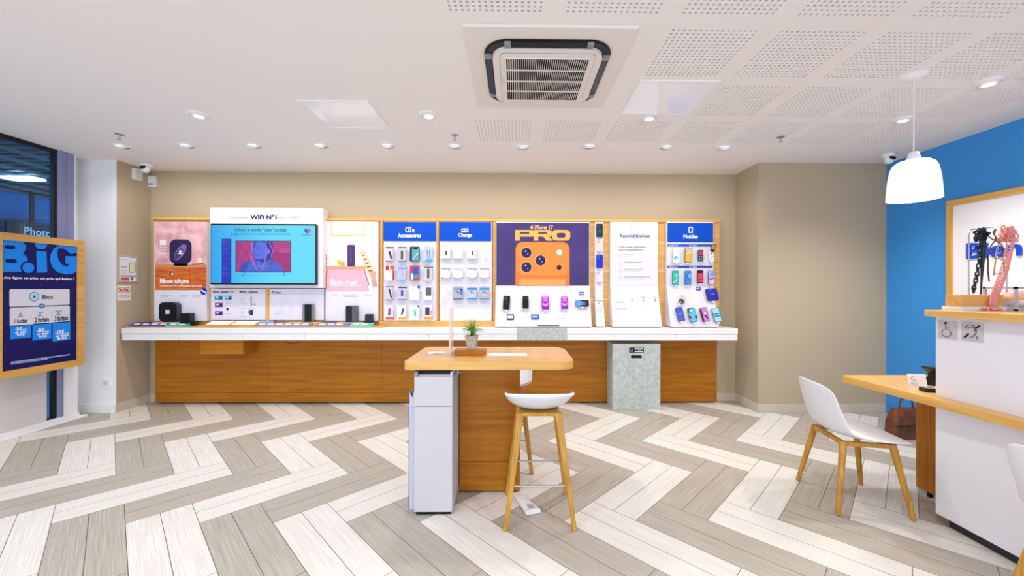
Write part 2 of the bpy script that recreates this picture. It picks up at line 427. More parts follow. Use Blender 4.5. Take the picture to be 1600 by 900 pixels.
# outside the window: arcade soffit, shop front opposite
FX = -8.6
sl = MB()
for k in range(40):
    y = 3.2+k*0.16; sl.box(FX+0.02, XW-0.5, y, y+0.085, 3.02, 3.10, mat('3C4A55', 0.4, name='soffit_slat'))
sl.box(FX+0.02, XW-0.5, 3.1, 9.6, 3.14, 3.2, mat('0E1418', 0.7, name='soffit_dark'))
for k in range(9): sl.box(FX+0.2+k*0.42, FX+0.23+k*0.42, 3.1, 9.5, 2.985, 3.02, mat('566878', 0.4, name='soffit_rail'))
sl.build('arcade_soffit', label='dark slatted arcade ceiling seen through the shop window', cat='soffit')
FX = -8.6
fac = thing('shop_facade', 'blue shop front with glass panes across the passage outside', 'shop front', (FX, 7.1, -0.1))
fcb = MB().box(FX-0.3, FX, 4.6, 9.6, -0.1, 3.6, mat('0F6FC0', 0.35, name='blue_facade_panel'))
fcb.build('wall_panel', fac)
fg = G(left(FX)); 
pt = MB().box(FX, FX+0.03, 4.6, 9.6, 2.46, 2.56, mat('0A4C8C', 0.4, name='facade_band')); 
for y in (5.4, 6.95, 8.3): pt.box(FX, FX+0.04, y, y+0.05, 0.0, 2.46, mat('06263F', 0.4, name='facade_mullion'))
pt.build('mullions', fac)
SX = FX+0.35; spl = left(SX); u0, v0 = spl.hit(11, 344); u1, v1 = spl.hit(86, 376)
sg = thing('shop_sign', 'dark hanging sign lettered Photo outside the window', 'sign', (SX, 0, 1.9))
MB(spl.M).box(u0, u1+0.6, 1.7, v0, -0.04, 0, mat('0A0F12', 0.5, name='dark_sign')).build('sign_board', sg)
MB(spl.M).box((u0+u1)/2-0.02, (u0+u1)/2+0.04, v0, 3.145, -0.03, -0.01, DFR).build('hanger', sg)
MB(spl.M).box(u1, u1+0.05, v0, 3.145, -0.03, -0.01, DFR).build('hanger', sg)
gg = G(spl); gg.tx('Photo', 38, 354, 80, 371, mat('8CC4E8', 0.4, emit=0.8, name='lit_sign_letters'), 2, 0.01)
for k in range(3):
    x = 31+k*3.2; gg.rect(x, 349, x+1.2, 369, mat('8C7A5A', 0.6, name='sign_stripe'), 2)
gg.build('lettering', sg)
_al = W(35, 280, Z=2.955); MB(Matrix.Translation(_al)).prism(rrect(0.5, 0.24, 0.08), 0, 0.02, mat('FFFFFF', 0.4, emit=3, name='arcade_lamp')).build('arcade_light', label='white oval light on the dark slatted ceiling outside', cat='light')
MB().box(-12, XW-0.2, -3, 9, -0.2, -0.1, mat('6A6E74', 0.7, name='passage_paving')).build('ground_outside', kind='structure')

# ---------------------------------------------------------------- ceiling fixtures
def spot_light(parent, loc, w, col=(1, 0.955, 0.89), size=2.3, tilt=0.0, blend=0.7, rad=0.05):
    l = bpy.data.lights.new('lamp', 'SPOT'); l.energy = w; l.color = col; l.spot_size = size; l.spot_blend = blend; l.shadow_soft_size = rad
    o = bpy.data.objects.new('lamp', l); C.objects.link(o); o.parent = parent; o.location = loc; o.rotation_euler = (tilt, 0, 0)
    return o
LENS = mat('FFF8EC', 0.3, emit=5.0, name='lit_lens'); TRIMW = mat('F2F0EE', 0.4, name='white_trim')
def downlight(x, y, label, w, tilt=0.0, r=0.082, group=None):
    t = thing('downlight', label, 'ceiling light', (x, y, HC), 0, group, local=True)
    MB().lathe([(r*0.70, -0.012), (r*0.82, -0.012), (r, -0.003), (r, 0.0), (r*0.70, 0.0)], TRIMW, 28).build('trim_ring', t)
    M = Matrix.Translation((0, 0, -0.014)) @ Matrix.Rotation(tilt*0.55, 4, 'X')
    MB().lathe([(0.0, -0.002), (r*0.40, -0.002), (r*0.44, 0.0)], LENS, 24, M).lathe([(r*0.44, 0.0), (r*0.44, -0.006), (r*0.6, -0.006), (r*0.68, 0.002), (r*0.68, 0.012)], TRIMW, 24, M).build('lamp_head', t)
    spot_light(t, (0, 0, -0.04), w, tilt=tilt)
    return t
ORD = ['first', 'second', 'third', 'fourth', 'fifth', 'sixth', 'seventh', 'eighth', 'ninth', 'tenth']
for k, (px, py) in enumerate([(191, 228), (292, 227), (397, 227), (501, 227), (606, 227), (711, 228), (818, 229), (921, 228), (1041, 229), (1131, 230)]):
    p = W(px, py, Z=HC)
    downlight(p.x, p.y, 'small round swivel downlight, %s from the left in the row above the white counter' % ORD[k], WALL_W, tilt=math.radians(30), group='downlights along the display wall')
for (px, py, l) in [(311, 179, 'round downlight in plain ceiling left of the left glossy hatch'), (670, 179, 'round downlight just left of the ceiling air conditioner'), (1014, 183, 'round downlight at the near edge of the right glossy hatch')]:
    p = W(px, py, Z=HC); downlight(p.x, p.y, l, SPOT_W)
for (px, py, l) in [(1411, 186, 'slanting downlight on perforated ceiling left of the pendant cord'), (1545, 128, 'slanting downlight on perforated ceiling at the far right')]:
    p = W(px, py, Z=HC); downlight(p.x, p.y, l, SPOT_W*1.2)
downlight(-4.0, 2.3, 'added unseen downlight in the ceiling beside the shop window', SPOT_W)  # extra lamp added out of view to brighten the white left wall
for x in (-3.4, -1.1, 1.2, 3.2):  # unseen downlights added outside the view to light the room
    for y in (1.3, -0.5, -2.0):
        if y > 0 and x > 3: continue
        downlight(x, y, 'added unseen downlight in the ceiling over the front of the shop', SPOT_W, group='added downlights over the shop front')
def sprinkler(px, py, l):
    p = W(px, py, Z=HC)
    t = thing('sprinkler', l, 'sprinkler', (p.x, p.y, HC), local=True)
    MB().lathe([(0, -0.004), (0.032, -0.004), (0.036, 0.0)], STEEL, 20).build('rosette', t)
    m = MB().tube([(0, 0, 0), (0, 0, -0.02)], 0.008, STEEL).tube([(0.008, 0, -0.015), (0.013, 0, -0.03), (0, 0, -0.045)], 0.0022, STEEL, 6).tube([(-0.008, 0, -0.015), (-0.013, 0, -0.03), (0, 0, -0.045)], 0.0022, STEEL, 6)
    m.lathe([(0, -0.05), (0.016, -0.048), (0.016, -0.045), (0, -0.045)], STEEL, 14); m.build('head', t)
sprinkler(187, 210, 'metal sprinkler head near the top left camera'); sprinkler(711, 211, 'metal sprinkler head above the middle of the display wall'); sprinkler(1220, 214, 'metal sprinkler head in the perforated ceiling right')
# glossy hatches
def hatch(px0, py0, px1, py1, lab):
    a = W(px0, py0, Z=HC); b = W(px1, py1, Z=HC)
    t = thing('ceiling_hatch', lab, 'ceiling panel', ((a.x+b.x)/2, (a.y+b.y)/2, HC))
    MB().box(a.x, b.x, a.y, b.y, HC-0.006, HC-0.001, mat('F8F8FC', 0.10, spec=0.6, coat=0.0, name='glossy_white_panel')).build('panel', t)
    e = 0.012; m = MB()
    for (x0, x1, y0, y1) in ((a.x-e, b.x+e, a.y-e, a.y), (a.x-e, b.x+e, b.y, b.y+e), (a.x-e, a.x, a.y, b.y), (b.x, b.x+e, a.y, b.y)): m.box(x0, x1, y0, y1, HC-0.009, HC, TRIMW)
    m.build('frame', t)
hatch(468, 157, 607, 199, 'square glossy white ceiling hatch left of the air conditioner')
hatch(1002, 126, 1073, 177, 'square glossy white ceiling hatch right of the air conditioner')
# air conditioner cassette
a = W(727, 46, Z=HC-0.02); b = W(938, 167, Z=HC-0.02)
ax, ay = (a.x+W(993, 49, Z=HC-0.02).x)/2, (a.y+b.y)/2; s2 = 0.48
ac = thing('air_conditioner', 'square white ceiling cassette air conditioner with black outlet ring', 'air conditioner', (ax, ay, HC))
T = Matrix.Translation((ax, ay, HC))
MB(T).box(-s2, s2, -s2, s2, -0.02, 0, mat('E9E2DA', 0.5, name='cassette_white')).build('panel', ac, bevel=0.004)
MB(T).prism(rrect(0.76, 0.76, 0.15, 8), -0.03, -0.02, BLACK).build('outlet_ring', ac)
CW = mat('E9E2DA', 0.45, name='cassette_white2')
MB(T).prism(rrect(0.745, 0.745, 0.14, 8), -0.033, -0.03, DARK).build('outlet_lip', ac)
MB(T).prism(rrect(0.66, 0.66, 0.10, 8), -0.055, -0.03, CW).build('inner_panel', ac, bevel=0.006)
for (rot, l) in ((0, 0), (90, 0), (180, 0), (270, 0)):
    Mr = T @ Matrix.Rotation(math.radians(rot), 4, 'Z')
    f = MB(Mr); f.add([(-0.22, -0.372, -0.036), (0.22, -0.372, -0.036), (0.22, -0.338, -0.046), (-0.22, -0.338, -0.046), (-0.22, -0.372, -0.033), (0.22, -0.372, -0.033), (0.22, -0.338, -0.043), (-0.22, -0.338, -0.043)], [(0, 3, 2, 1), (4, 5, 6, 7), (0, 1, 5, 4), (1, 2, 6, 5), (2, 3, 7, 6), (3, 0, 4, 7)], mat('1C1B1D', 0.25, name='flap_black') if rot < 180 or rot == 270 else CW)
    f = f if rot == 180 else f.box(-0.255, -0.22, -0.374, -0.334, -0.048, -0.03, GREY).box(0.22, 0.255, -0.374, -0.334, -0.048, -0.03, GREY)
    f.build('air_flap', ac)
gr = MB(T); gr.prism(rrect(0.575, 0.605, 0.03, 4), -0.0570, -0.055, GREY).prism(rrect(0.57, 0.60, 0.03, 4), -0.060, -0.0570, CW)
gr.box(-0.25, 0.25, -0.262, 0.262, -0.0603, -0.060, mat('0A0908', 0.9, name='intake_dark'))
for k in range(41):
    x = -0.25+k*0.0125; gr.box(x-0.0016, x+0.0016, -0.262, 0.262, -0.064, -0.0603, CW)
for k in range(5): gr.box(-0.252, 0.252, -0.264+k*0.132-0.003, -0.264+k*0.132+0.003, -0.068, -0.0605, CW)
gr.box(-0.272, -0.268, -0.03, 0.03, -0.061, -0.06, GREY)
gr.build('intake_grille', ac)

def dome_camera(px, py, lab):
    p = W(px, py-6, Z=HC)
    t = thing('dome_camera', lab, 'camera', (p.x, p.y, HC), local=True)
    MB().lathe([(0, 0), (0.058, 0), (0.062, -0.02), (0.055, -0.035), (0, -0.035)], PLWHITE, 24).build('base', t)
    Mr = Matrix.Translation((0, -0.01, -0.06))
    MB().lathe([(0.046*math.cos(t_), 0.046*math.sin(t_)) for t_ in [PI/2-PI*k/12 for k in range(13)]], PLWHITE, 24, Mr).build('ball', t)
    Ml = Mr @ Matrix.Rotation(math.radians(70), 4, 'X')
    MB().lathe([(0.03, 0.036), (0.032, 0.044), (0.0, 0.05)], BLACK, 20, Ml).build('lens', t)
p = W(227, 255, Z=HC)
dome_camera(229, 262, 'white dome camera on the ceiling above the left alcove'); dome_camera(1388, 247, 'white dome camera in the ceiling corner by the blue wall')
pl = left(XL1)
t = thing('wall_speaker', 'flat white speaker box high on the beige left alcove wall', 'speaker', (XL1, W(212, 272, X=XL1).y, W(212, 283, X=XL1).z))
g = G(pl); g.slab(206, 262, 219, 283, PLWHITE, 0, 0.03, 0.01); g.build('housing', t, bevel=0.003); g = G(pl); g.slab(208, 265, 217.5, 280, mat('DCDCE0', 0.6), 0.03, 0.033, 0.006); g.build('grille', t)
pl = back(YB)
t = thing('motion_detector', 'small white box on the back wall below the left camera', 'sensor', (W(240, 290, Y=YB).x, YB, W(240, 292, Y=YB).z))
g = G(pl); g.slab(234.5, 276, 246, 293, PLWHITE, 0, 0.04, 0.008); g.build('housing', t, bevel=0.004); g = G(pl); g.slab(236.5, 287, 244, 291, mat('A8A4C8', 0.4), 0.04, 0.043, 0.002); g.build('sensor_window', t)
# notices and socket
pl = left(XL1)
t = thing('notice_frame', 'small framed green and pink safety notice on the left beige wall', 'notice', (XL1, W(200, 440, X=XL1).y, W(200, 440, X=XL1).z))
g = G(pl); g.slab(185, 398, 214.5, 441, mat('C9CCCC', 0.4, 0.3), 0, 0.015); g.build('frame', t)
pf_ = Pl((XL1+0.0155, 0, 0), (0, 1, 0), (0, 0, 1)); g = G(pf_); g.rect(187.5, 400.5, 212.5, 439.5, mat('F0EAF0')); g.rect(188, 400.5, 212, 403, mat('1F7A55'), 1); g.rect(188, 430, 212, 432.5, mat('1F7A55'), 1)
g.rect(202, 411, 211, 423, mat('DDE8B0'), 1); g.line([(202, 411), (211, 410), (211, 425), (202, 425.5), (202, 411)], 0.006, mat('3A5A58'), 2)
g.rect(189, 415, 199, 419, mat('9CC8C8'), 1); g.rect(188.5, 433, 202, 438.5, mat('C05A70'), 1); g.rect(204, 433, 208, 438, mat('5A7078'), 1)
for y in (405, 407.5, 422, 424.5, 427): g.scrib(189, y, 199, 0.8, mat('B090B8'), 2)
g.build('print', t)
t = thing('prohibition_sign', 'small sign with two red crossed circles beneath the notice frame', 'sign', (XL1, W(193, 469, X=XL1).y, W(193, 469, X=XL1).z))
g = G(pl); g.slab(183.5, 446, 203.5, 469.5, mat('EFE6DE', 0.5), 0, 0.004); g.build('plate', t)
g = G(Pl((XL1+0.0042, 0, 0), (0, 1, 0), (0, 0, 1)))
for cx in (188.7, 198):
    a, b = g.pl.hit(cx, 453); rr = 0.031
    g.tube([(a+rr*math.cos(k*PI/12), b+rr*math.sin(k*PI/12), 0.001) for k in range(24)], 0.003, mat('C8302A'), 4, closed=True)
    g.line([(cx-3.4, 450), (cx+3.4, 456)], 0.006, mat('C8302A'), 2); g.rect(cx-1.5, 451, cx+1.5, 455, mat('5A5058'), 1)
for y in (461, 463, 465): g.scrib(186, y, 201, 0.7, mat('9098A8'), 1)
g.build('print', t)
pl = back(YL)
t = thing('wall_socket', 'white double wall socket low on the white left wall', 'socket', (W(166, 600, Y=YL).x, YL, W(166, 605, Y=YL).z))
g = G(pl); g.slab(160, 591.5, 173, 604.5, PLWHITE, 0, 0.012, 0.004); g.build('plate', t); g = G(pl); g.slab(163.5, 595, 169.5, 601, mat('C8C8CC', 0.5), 0.012, 0.014, 0.015); g.rect
g.build('outlet', t)

# ---------------------------------------------------------------- promotional frame at the window
XF = -4.55; pl = left(XF)
u0, v1 = pl.hit(2, 595); u1, vt = pl.hit(120, 385); 
yi0, yi1 = W(2, 450, X=XF).y, W(119.5, 450, X=XF).y; zt = W(119.5, 385.5, X=XF).z; zb = W(119.5, 562, X=XF).z
fw = 0.066
t = thing('promo_frame', 'wood framed navy promotional poster headed B.iG hanging at the window', 'poster', (XF, (yi0+yi1)/2, zb-fw))
WZ = wood('z'); m = MB(pl.M)
outer = rrect(yi1-yi0+2*fw, zt-zb+2*fw, 0.03, 4, (yi0+yi1)/2, (zt+zb)/2); inner = rrect(yi1-yi0, zt-zb, 0.001, 4, (yi0+yi1)/2, (zt+zb)/2); n = len(outer)
vs = [(p[0], p[1], -0.05) for p in outer]+[(p[0], p[1], 0.012) for p in outer]+[(p[0], p[1], 0.012) for p in inner]+[(p[0], p[1], -0.05) for p in inner]
m.add(vs, [(r*n+k, r*n+(k+1) % n, ((r+1) % 4)*n+(k+1) % n, ((r+1) % 4)*n+k) for r in range(4) for k in range(n)], wood('y', 1)); m.build('frame', t)
MB(pl.M).box(yi0-0.01, yi1+0.01, zb-0.01, zt+0.01, -0.04, 0, mat('05095C', 0.45, name='deep_navy_print')).build('backing', t)
g = G(pl); LB = mat('0A8CF5', 0.5, name='sky_blue_print'); DN = mat('05095C', 0.45, name='deep_navy_print'); LG = mat('DCDAE4', 0.5, name='pale_print')
# B . i G drawn as heavy shapes
g.poly([(2, 373.6), (30, 376), (37, 379), (40.5, 384), (40.5, 390), (35, 396), (41, 400), (44, 408), (42, 416), (33, 424.5), (2, 425)], LB, 1)
g.rect(6.5, 382.5, 24, 390, DN, 2, 0.02); g.rect(7.5, 404, 26, 411.5, DN, 2, 0.02)
g.ell(43.5, 418.5, 11.5, 10, DN, 3); g.ell(43.7, 418.2, 9, 7.6, LB, 4)
g.poly([(56.5, 392), (72.5, 393), (73.5, 425.5), (57.5, 426)], LB, 1)
g.poly([(54.5, 378.3), (73.3, 380), (73.3, 384), (70, 388.5), (64, 389.5), (58, 388), (55, 384)], LB, 1)
gp = []
ca, cb = g.pl.hit(98.5, 405.5)
cG = [(119.4, 384.5), (110, 382.5), (94, 382), (84, 388), (78.5, 398), (78, 408), (82, 418), (90, 425.5), (102, 428.5), (112, 428), (119.4, 424)]
g.poly(cG+[(119.4, 384.5)][:0], LB, 1)
g.poly([(91, 388), (99, 388), (108, 394.5), (110, 397), (119.5, 395), (119.5, 400.5), (102, 400), (102, 411), (108, 412), (106, 416), (98, 415), (91, 406), (89, 395)], DN, 2)
g.poly([(102, 400.6), (119.4, 401), (119.4, 413), (102, 411.6)], LB, 3)
g.tx('Une ligne en plus, un prix qui baisse !', 2.5, 431.5, 115.5, 438.5, PRW, 2, 0.022)
RR = 0.012
g.rect(14.5, 452, 108.5, 476, LG, 1, RR); g.rect(15, 481, 108.8, 503, LG, 1, RR)
g.ell(53, 463.5, 8, 8, mat('5B8CB8'), 2, 10); g.ell(53, 463.5, 6.8, 6.8, mat('B8D4E8'), 3, 10); g.ell(53, 463.5, 2.2, 1.8, mat('2A5A8C'), 4)
g.tx('Bbox', 65, 460.5, 83, 467, INK, 3, 0.02)
g.ell(65, 478, 4.6, 4.2, mat('1E7CC0'), 4); g.line([(62.8, 478), (67.2, 478)], 0.006, PRW, 5); g.line([(65, 476), (65, 480)], 0.006, PRW, 5)
LI = mat('7FA4C8')
for cx, cy in ((31.5, 490.5), (62, 489), (91, 487.5)):
    g.ell(cx, cy, 2.2, 2.2, LI, 2); g.ell(cx, cy+4, 4.4, 1.6, LI, 2)
    if cx > 50: g.ell(cx+3.5, cy-1.2, 1.7, 1.7, LI, 2)
    if cx > 80: g.ell(cx-3.5, cy-1.2, 1.7, 1.7, LI, 2)
g.tx('1 forfait', 22, 499, 42, 504, INK, 3, 0.03); g.tx('2 forfaits', 54, 496.5, 76.5, 502.3, INK, 3, 0.03); g.tx('3 forfaits', 85, 494, 106, 500.3, INK, 3, 0.03)
g.line([(48, 489), (48, 498)], 0.003, mat('AAAAB4'), 2); g.line([(80.5, 487), (80.5, 496)], 0.003, mat('AAAAB4'), 2)
g.rect(16, 509, 48.5, 527, LB, 1); g.rect(50.5, 506, 80, 529, LB, 1); g.rect(82, 503.5, 109.5, 530.5, LB, 1)
for (s_, x0, y0, x1, y1, l1, l2) in (('-5€', 23, 511, 34, 516.5, 'sur votre', 'forfait'), ('-8€', 57, 513, 69, 519, 'sur chaque', 'forfait'), ('-10€', 86, 516, 100, 522, 'sur chaque', 'forfait')):
    g.tx(s_, x0, y0, x1, y1, PRW, 3, 0.03); g.tx('/mois', x1+0.5, y1-2.8, x1+7, y1-0.6, PRW, 3, 0.02)
    g.tx(l1, x0+0.5, y1+1.2, x1+6.5, y1+4, PRW, 3, 0.03); g.tx(l2, x0+3, y1+4.6, x1+4, y1+7.4, PRW, 3, 0.03)
for k in range(16):
    x = 16.5+k*5.8; y = 565.5-(x-16.5)*0.135; g.rect(x, y, x+5.2, y+1.1, mat('A8B0D8'), 1)
    if k < 10: g.rect(x, y+2.4, x+5.2, y+3.4, mat('A8B0D8'), 1)
g.build('print', t)
MB().box(XW+0.012, XF-0.05, yP1-0.10, yP1-0.06, 0.9, 0.94, DFR).box(XW+0.012, XF-0.05, yP1-0.10, yP1-0.06, 1.6, 1.64, DFR).build('bracket', t)

# ---------------------------------------------------------------- back wall furniture
YC = 4.86
wx0, wx1 = W(243, 580, Y=YC).x, W(1120, 580, Y=YC).x
zc_t, zc_b = 0.945, 0.806
WX = wood('x')
t = thing('base_cabinet', 'long low run of wooden cladding panels beneath the white counter', 'cabinet', ((wx0+wx1)/2, YC+0.04, 0))
zs = 0.135; xs_ = [W(p_, 580, Y=YC).x for p_ in (243, 418, 596, 740, 950, 1120)]
MB().box(wx0+0.03, wx1-0.03, YC+0.02, YB-0.016, 0.03, zc_b, wood('x', 2)).build('carcass', t)
for k in range(5):
    MB().box(xs_[k]+0.001, xs_[k+1]-0.001, YC, YC+0.02, zs+0.003, zc_b, WX).build('front_panel', t, bevel=0.0015)
MB().box(wx0, wx1, YC+0.003, YC+0.02, 0.02, zs, WX).build('plinth', t, bevel=0.0015)
MB().box(wx1-0.018, wx1, YC-0.001, YB-0.016, 0.02, zc_b, wood('z')).build('end_panel', t)
MB().box(wx0, wx0+0.018, YC-0.001, YB-0.016, 0.02, zc_b, wood('z')).build('end_panel', t)
for x in (-3.6, -1.8, 0.0, 1.8): MB().lathe([(0.02, 0.0), (0.02, 0.03)], DARK, 12, Matrix.Translation((x, YC+0.05, 0))).build('foot', t)
# white counter
YF = 4.57; cx0, cx1 = W(190, 520, Y=YF).x, W(1153, 520, Y=YF).x
cx0 = max(cx0, XL1+0.02)
t = thing('white_counter', 'long white wall counter with handleless drawers along the display wall', 'counter', ((cx0+cx1)/2, YF+0.2, zc_b))
zm = 0.878
MB().box(cx0, cx1, YF, YB-0.005, zm+0.004, zc_t, WHITE).build('worktop', t, bevel=0.002)
MB().box(cx0+0.005, cx1-0.005, YF+0.022, YB-0.005, zc_b, zm, WHITE).build('carcass', t)
dx = [cx0+0.002]+[W(p_, 527, Y=YF).x for p_ in (280, 380, 460, 476, 574, 670, 768, 808, 886, 960, 1057)]+[cx1-0.002]
for k in range(len(dx)-1):
    mt = stone() if k in (8,) else WHITE
    MB().box(dx[k]+0.0015, dx[k+1]-0.0015, YF+0.002, YF+0.022, zc_b+0.002, zm, mt).build('drawer_front', t, bevel=0.001)
sx0, sx1 = W(808, 520, Y=YF).x, W(886, 520, Y=YF).x
MB().box(sx0, sx1, YF-0.003, YF, zc_b+0.002, zc_t, stone()).box(sx0, sx1, YF-0.003, YF+0.2, zc_t, zc_t+0.003, stone()).build('stone_inlay', t, label='pale grey stone-patterned band')
# small wooden box under the counter + cable
bx0, bx1 = W(312, 545, Y=4.61).x, W(380, 545, Y=4.61).x
t = thing('under_counter_box', 'small wooden box fixed under the left part of the counter', 'box', ((bx0+bx1)/2, 4.73, 0.64))
MB().box(bx0, bx1, 4.61, YC-0.001, 0.64, zc_b-0.001, WX).build('casing', t, bevel=0.002)
MB().box(bx0+0.004, bx1-0.004, 4.607, 4.61, 0.645, zc_b-0.004, WX).build('front', t, bevel=0.001)
a = W(447, 532, Y=4.70); b = W(467, 532, Y=4.70); cx, r = (a.x+b.x)/2, (b.x-a.x)/2
MB().tube([(cx+r*math.cos(PI+PI*k/14), 4.70, zc_b+0.002+0.055*math.sin(PI+PI*k/14)) for k in range(15)], 0.004, BLACK).build('hanging_cable', label='black cable loop hanging below the white counter', cat='cable')

# stone grey collection bin
Yb = 4.585; gx0, gx1 = W(957, 600, Y=Yb).x, W(1032, 600, Y=Yb).x
t = thing('collection_bin', 'tall grey stone-patterned phone collection box on the floor by the cabinet', 'bin', ((gx0+gx1)/2, Yb+0.12, 0))
MB().box(gx0, gx1, Yb, YC-0.004, 0.0, 0.752, stone()).build('body', t, bevel=0.003)
MB().box(gx0, gx1, Yb-0.001, YC-0.004, 0.752, 0.762, mat('CDD2C6', 0.5)).build('lid', t)
g = G(back(Yb)); g.rect(983, 543, 1006, 551, mat('07070F'), 1); g.rect(986, 555, 1002.5, 559.5, mat('020202'), 1)
g.tx('GOBOX', 991.5, 543.5, 1005, 546.4, PRW, 2, 0.03); g.tx('mobiles', 991.5, 547.3, 1004.5, 550, PRW, 2, 0.03); g.tx('U', 984.6, 544.5, 989, 550, mat('8090B0'), 2, 0.01)
g.build('label_plate', t)

# slatboard
YS = 4.845; yl = YS+0.03
wy0, wy1 = W(240.5, 400, Y=YS).x, W(1124, 400, Y=YS).x; zst = W(700, 342, Y=YS).z
W3 = wood('z', 3); W3x = wood('x', 3)
t = thing('slatboard', 'long wooden display backboard standing on the white counter', 'display board', ((wy0+wy1)/2, YS+0.05, zc_t))
MB().box(wy0, wy1, YS, YB-0.005, zc_t, zst, wood('x', 1)).build('board', t)
m = MB()
for yy in (378, 401, 423, 445, 467): 
    z = W(800, yy, Y=YS).z; m.box(wy0+0.01, wy1-0.01, YS-0.001, YS, z-0.003, z+0.003, mat('E8DCC8', 0.3, 0.6))
m.build('shelf_track', t)
MB().box(wy0, wy1, YS-0.03, YS-0.0005, zst-0.03, zst, W3x).build('top_rail', label='long thin wooden rail along the top of the display wall', cat='rail', bevel=0.002)
PN = ['between the pink poster and the accessories board', 'between the accessories and charge boards', 'between the charge board and the purple poster']
for p_ in (597, 684.5, 772.5): 
    x = W(p_, 400, Y=YS).x; MB().box(x-0.012, x+0.012, YS-0.03, YS-0.0005, W(640, 501, Y=YS).z, zst-0.03, W3).build('wooden_post', label='slim upright wooden strip '+PN.pop(0), cat='post', bevel=0.002)
xa = W(595, 400, Y=YS).x; xb_ = W(774, 400, Y=YS).x
MB().box(xa, xb_, YS-0.045, YS-0.001, zc_t, W(640, 501, Y=YS).z-0.001, W3x).build('base_rail', label='wooden base rail under the accessories and charge boards', cat='rail', bevel=0.002)
DP = YS-0.03
def display(name, lab, cat, px0, py0, px1, py1, y=DP-0.02, th=0.02, slope=None, pz=None):
    """upright board (and forward-sloping lower board) ; returns thing and planes"""
    a = W(px0, py1, Y=y); b = W(px1, py0, Y=y)
    z0 = zc_t if slope is None else a.z
    t = thing(name, lab, cat, ((a.x+b.x)/2, y+th/2, zc_t))
    MB().box(a.x, b.x, y, YS-0.001, a.z, b.z, BOARD).build('board', t, bevel=0.0015)
    if slope:
        ys = slope; z0 = zc_t+0.015
        vs = [(a.x, y, a.z), (b.x, y, a.z), (b.x, ys, z0), (a.x, ys, z0), (a.x, YS-0.001, a.z), (b.x, YS-0.001, a.z), (b.x, YS-0.001, z0), (a.x, YS-0.001, z0)]
        MB().add(vs, [(3, 2, 1, 0), (4, 5, 6, 7), (0, 1, 5, 4), (2, 3, 7, 6), (1, 2, 6, 5), (3, 0, 4, 7)], BOARD).box(a.x+0.02, b.x-0.02, ys+0.03, YS-0.002, zc_t, z0, wood('x', 1)).build('desk_slope', t)
        up = Vector((0, y-ys, a.z-z0)); sp = Pl((0, ys, z0), (1, 0, 0), up)
        return t, back(y), sp
    return t, back(y), None
# 1 Bbox ultym
t, p1, _ = display('product_display', 'tall poster board picturing a dark round-cornered box on an orange dresser', 'poster', 241, 347, 323, 501)
g = G(p1); PK = noise_mat('pink_linen_print', 'C98C9C', 'F0C8C4', (3, 1, 3), 1.3, 4, 0.5, 0.3, 0.7, c3='DDA8AC', distort=1.5)
OR = noise_mat('orange_wood_print', 'B84A12', 'E0812E', (2, 1, 14), 3, 4, 0.5, 0.3, 0.7, c3='D0651F')
DKV = mat('2A1A48', 0.5, name='aubergine_print'); LV = mat('7A62A8', 0.5)
g.rect(242.5, 347, 322.5, 413, PK, 0); g.rect(242.5, 413, 322.5, 453.5, OR, 0); g.rect(242.5, 413, 322.5, 418, mat('D98A5A'), 1)
g.line([(297, 419), (297, 446)], 0.004, mat('8A3A10'), 1); g.line([(299, 420), (322, 420)], 0.004, mat('8A3A10'), 1); g.line([(299, 438), (322, 438)], 0.004, mat('8A3A10'), 1)
a = 0.16; q = p1.hit(282, 394)
g.rect(265, 374, 299.5, 412, DKV, 1, 0.07); g.rect(272, 411, 293, 415.5, mat('181028'), 1); g.ell(282, 394, 6.5, 14.5, LV, 2, 24, math.radians(-33)); g.ell(279.5, 396.5, 4, 10, mat('4A3470'), 3, 24, math.radians(-33)); g.ell(282, 393, 2, 2, PRW, 4); g.rect(278.5, 395.5, 286, 397, PRW, 4)
g.ell(312.5, 407, 4, 4.3, mat('F0D8C0'), 1); g.ell(268.5, 427.5, 3.2, 3.2, mat('5A3418'), 1); g.ell(269.3, 428, 1.8, 2.1, mat('F0D8A0'), 2); g.line([(300, 413), (318, 412)], 0.012, mat('5A3020'), 2)
g.rect(250, 375, 259.5, 383, mat('F4E4E8'), 1); 
for yy in (386, 390, 394, 396.5): g.scrib(248, yy, 260, 1.0, mat('F4E4E8'), 1)
g.tx('Bbox ultym', 250, 435.5, 295, 444.5, PRW, 2, 0.03); g.tx('La puissance du WiFi 7 certifiée encore plus de débit', 250, 445.3, 316, 448.3, PRW, 2, 0.02); g.rect(250, 451, 316, 451.8, mat('F2C8A8'), 2)
for x in (252, 281, 302): g.scrib(x, 461, x+14, 0.8, GINK, 1); g.scrib(x, 463.5, x+11, 0.7, GINK, 1)
g.build('print', t)
g = G(p1); g.ell(318.5, 455, 5.2, 5.6, mat('0A2F9A'), 6); g.line([(314.8, 453), (322.3, 457.5)], 0.016, PRW, 7); g.build('round_sticker', t)
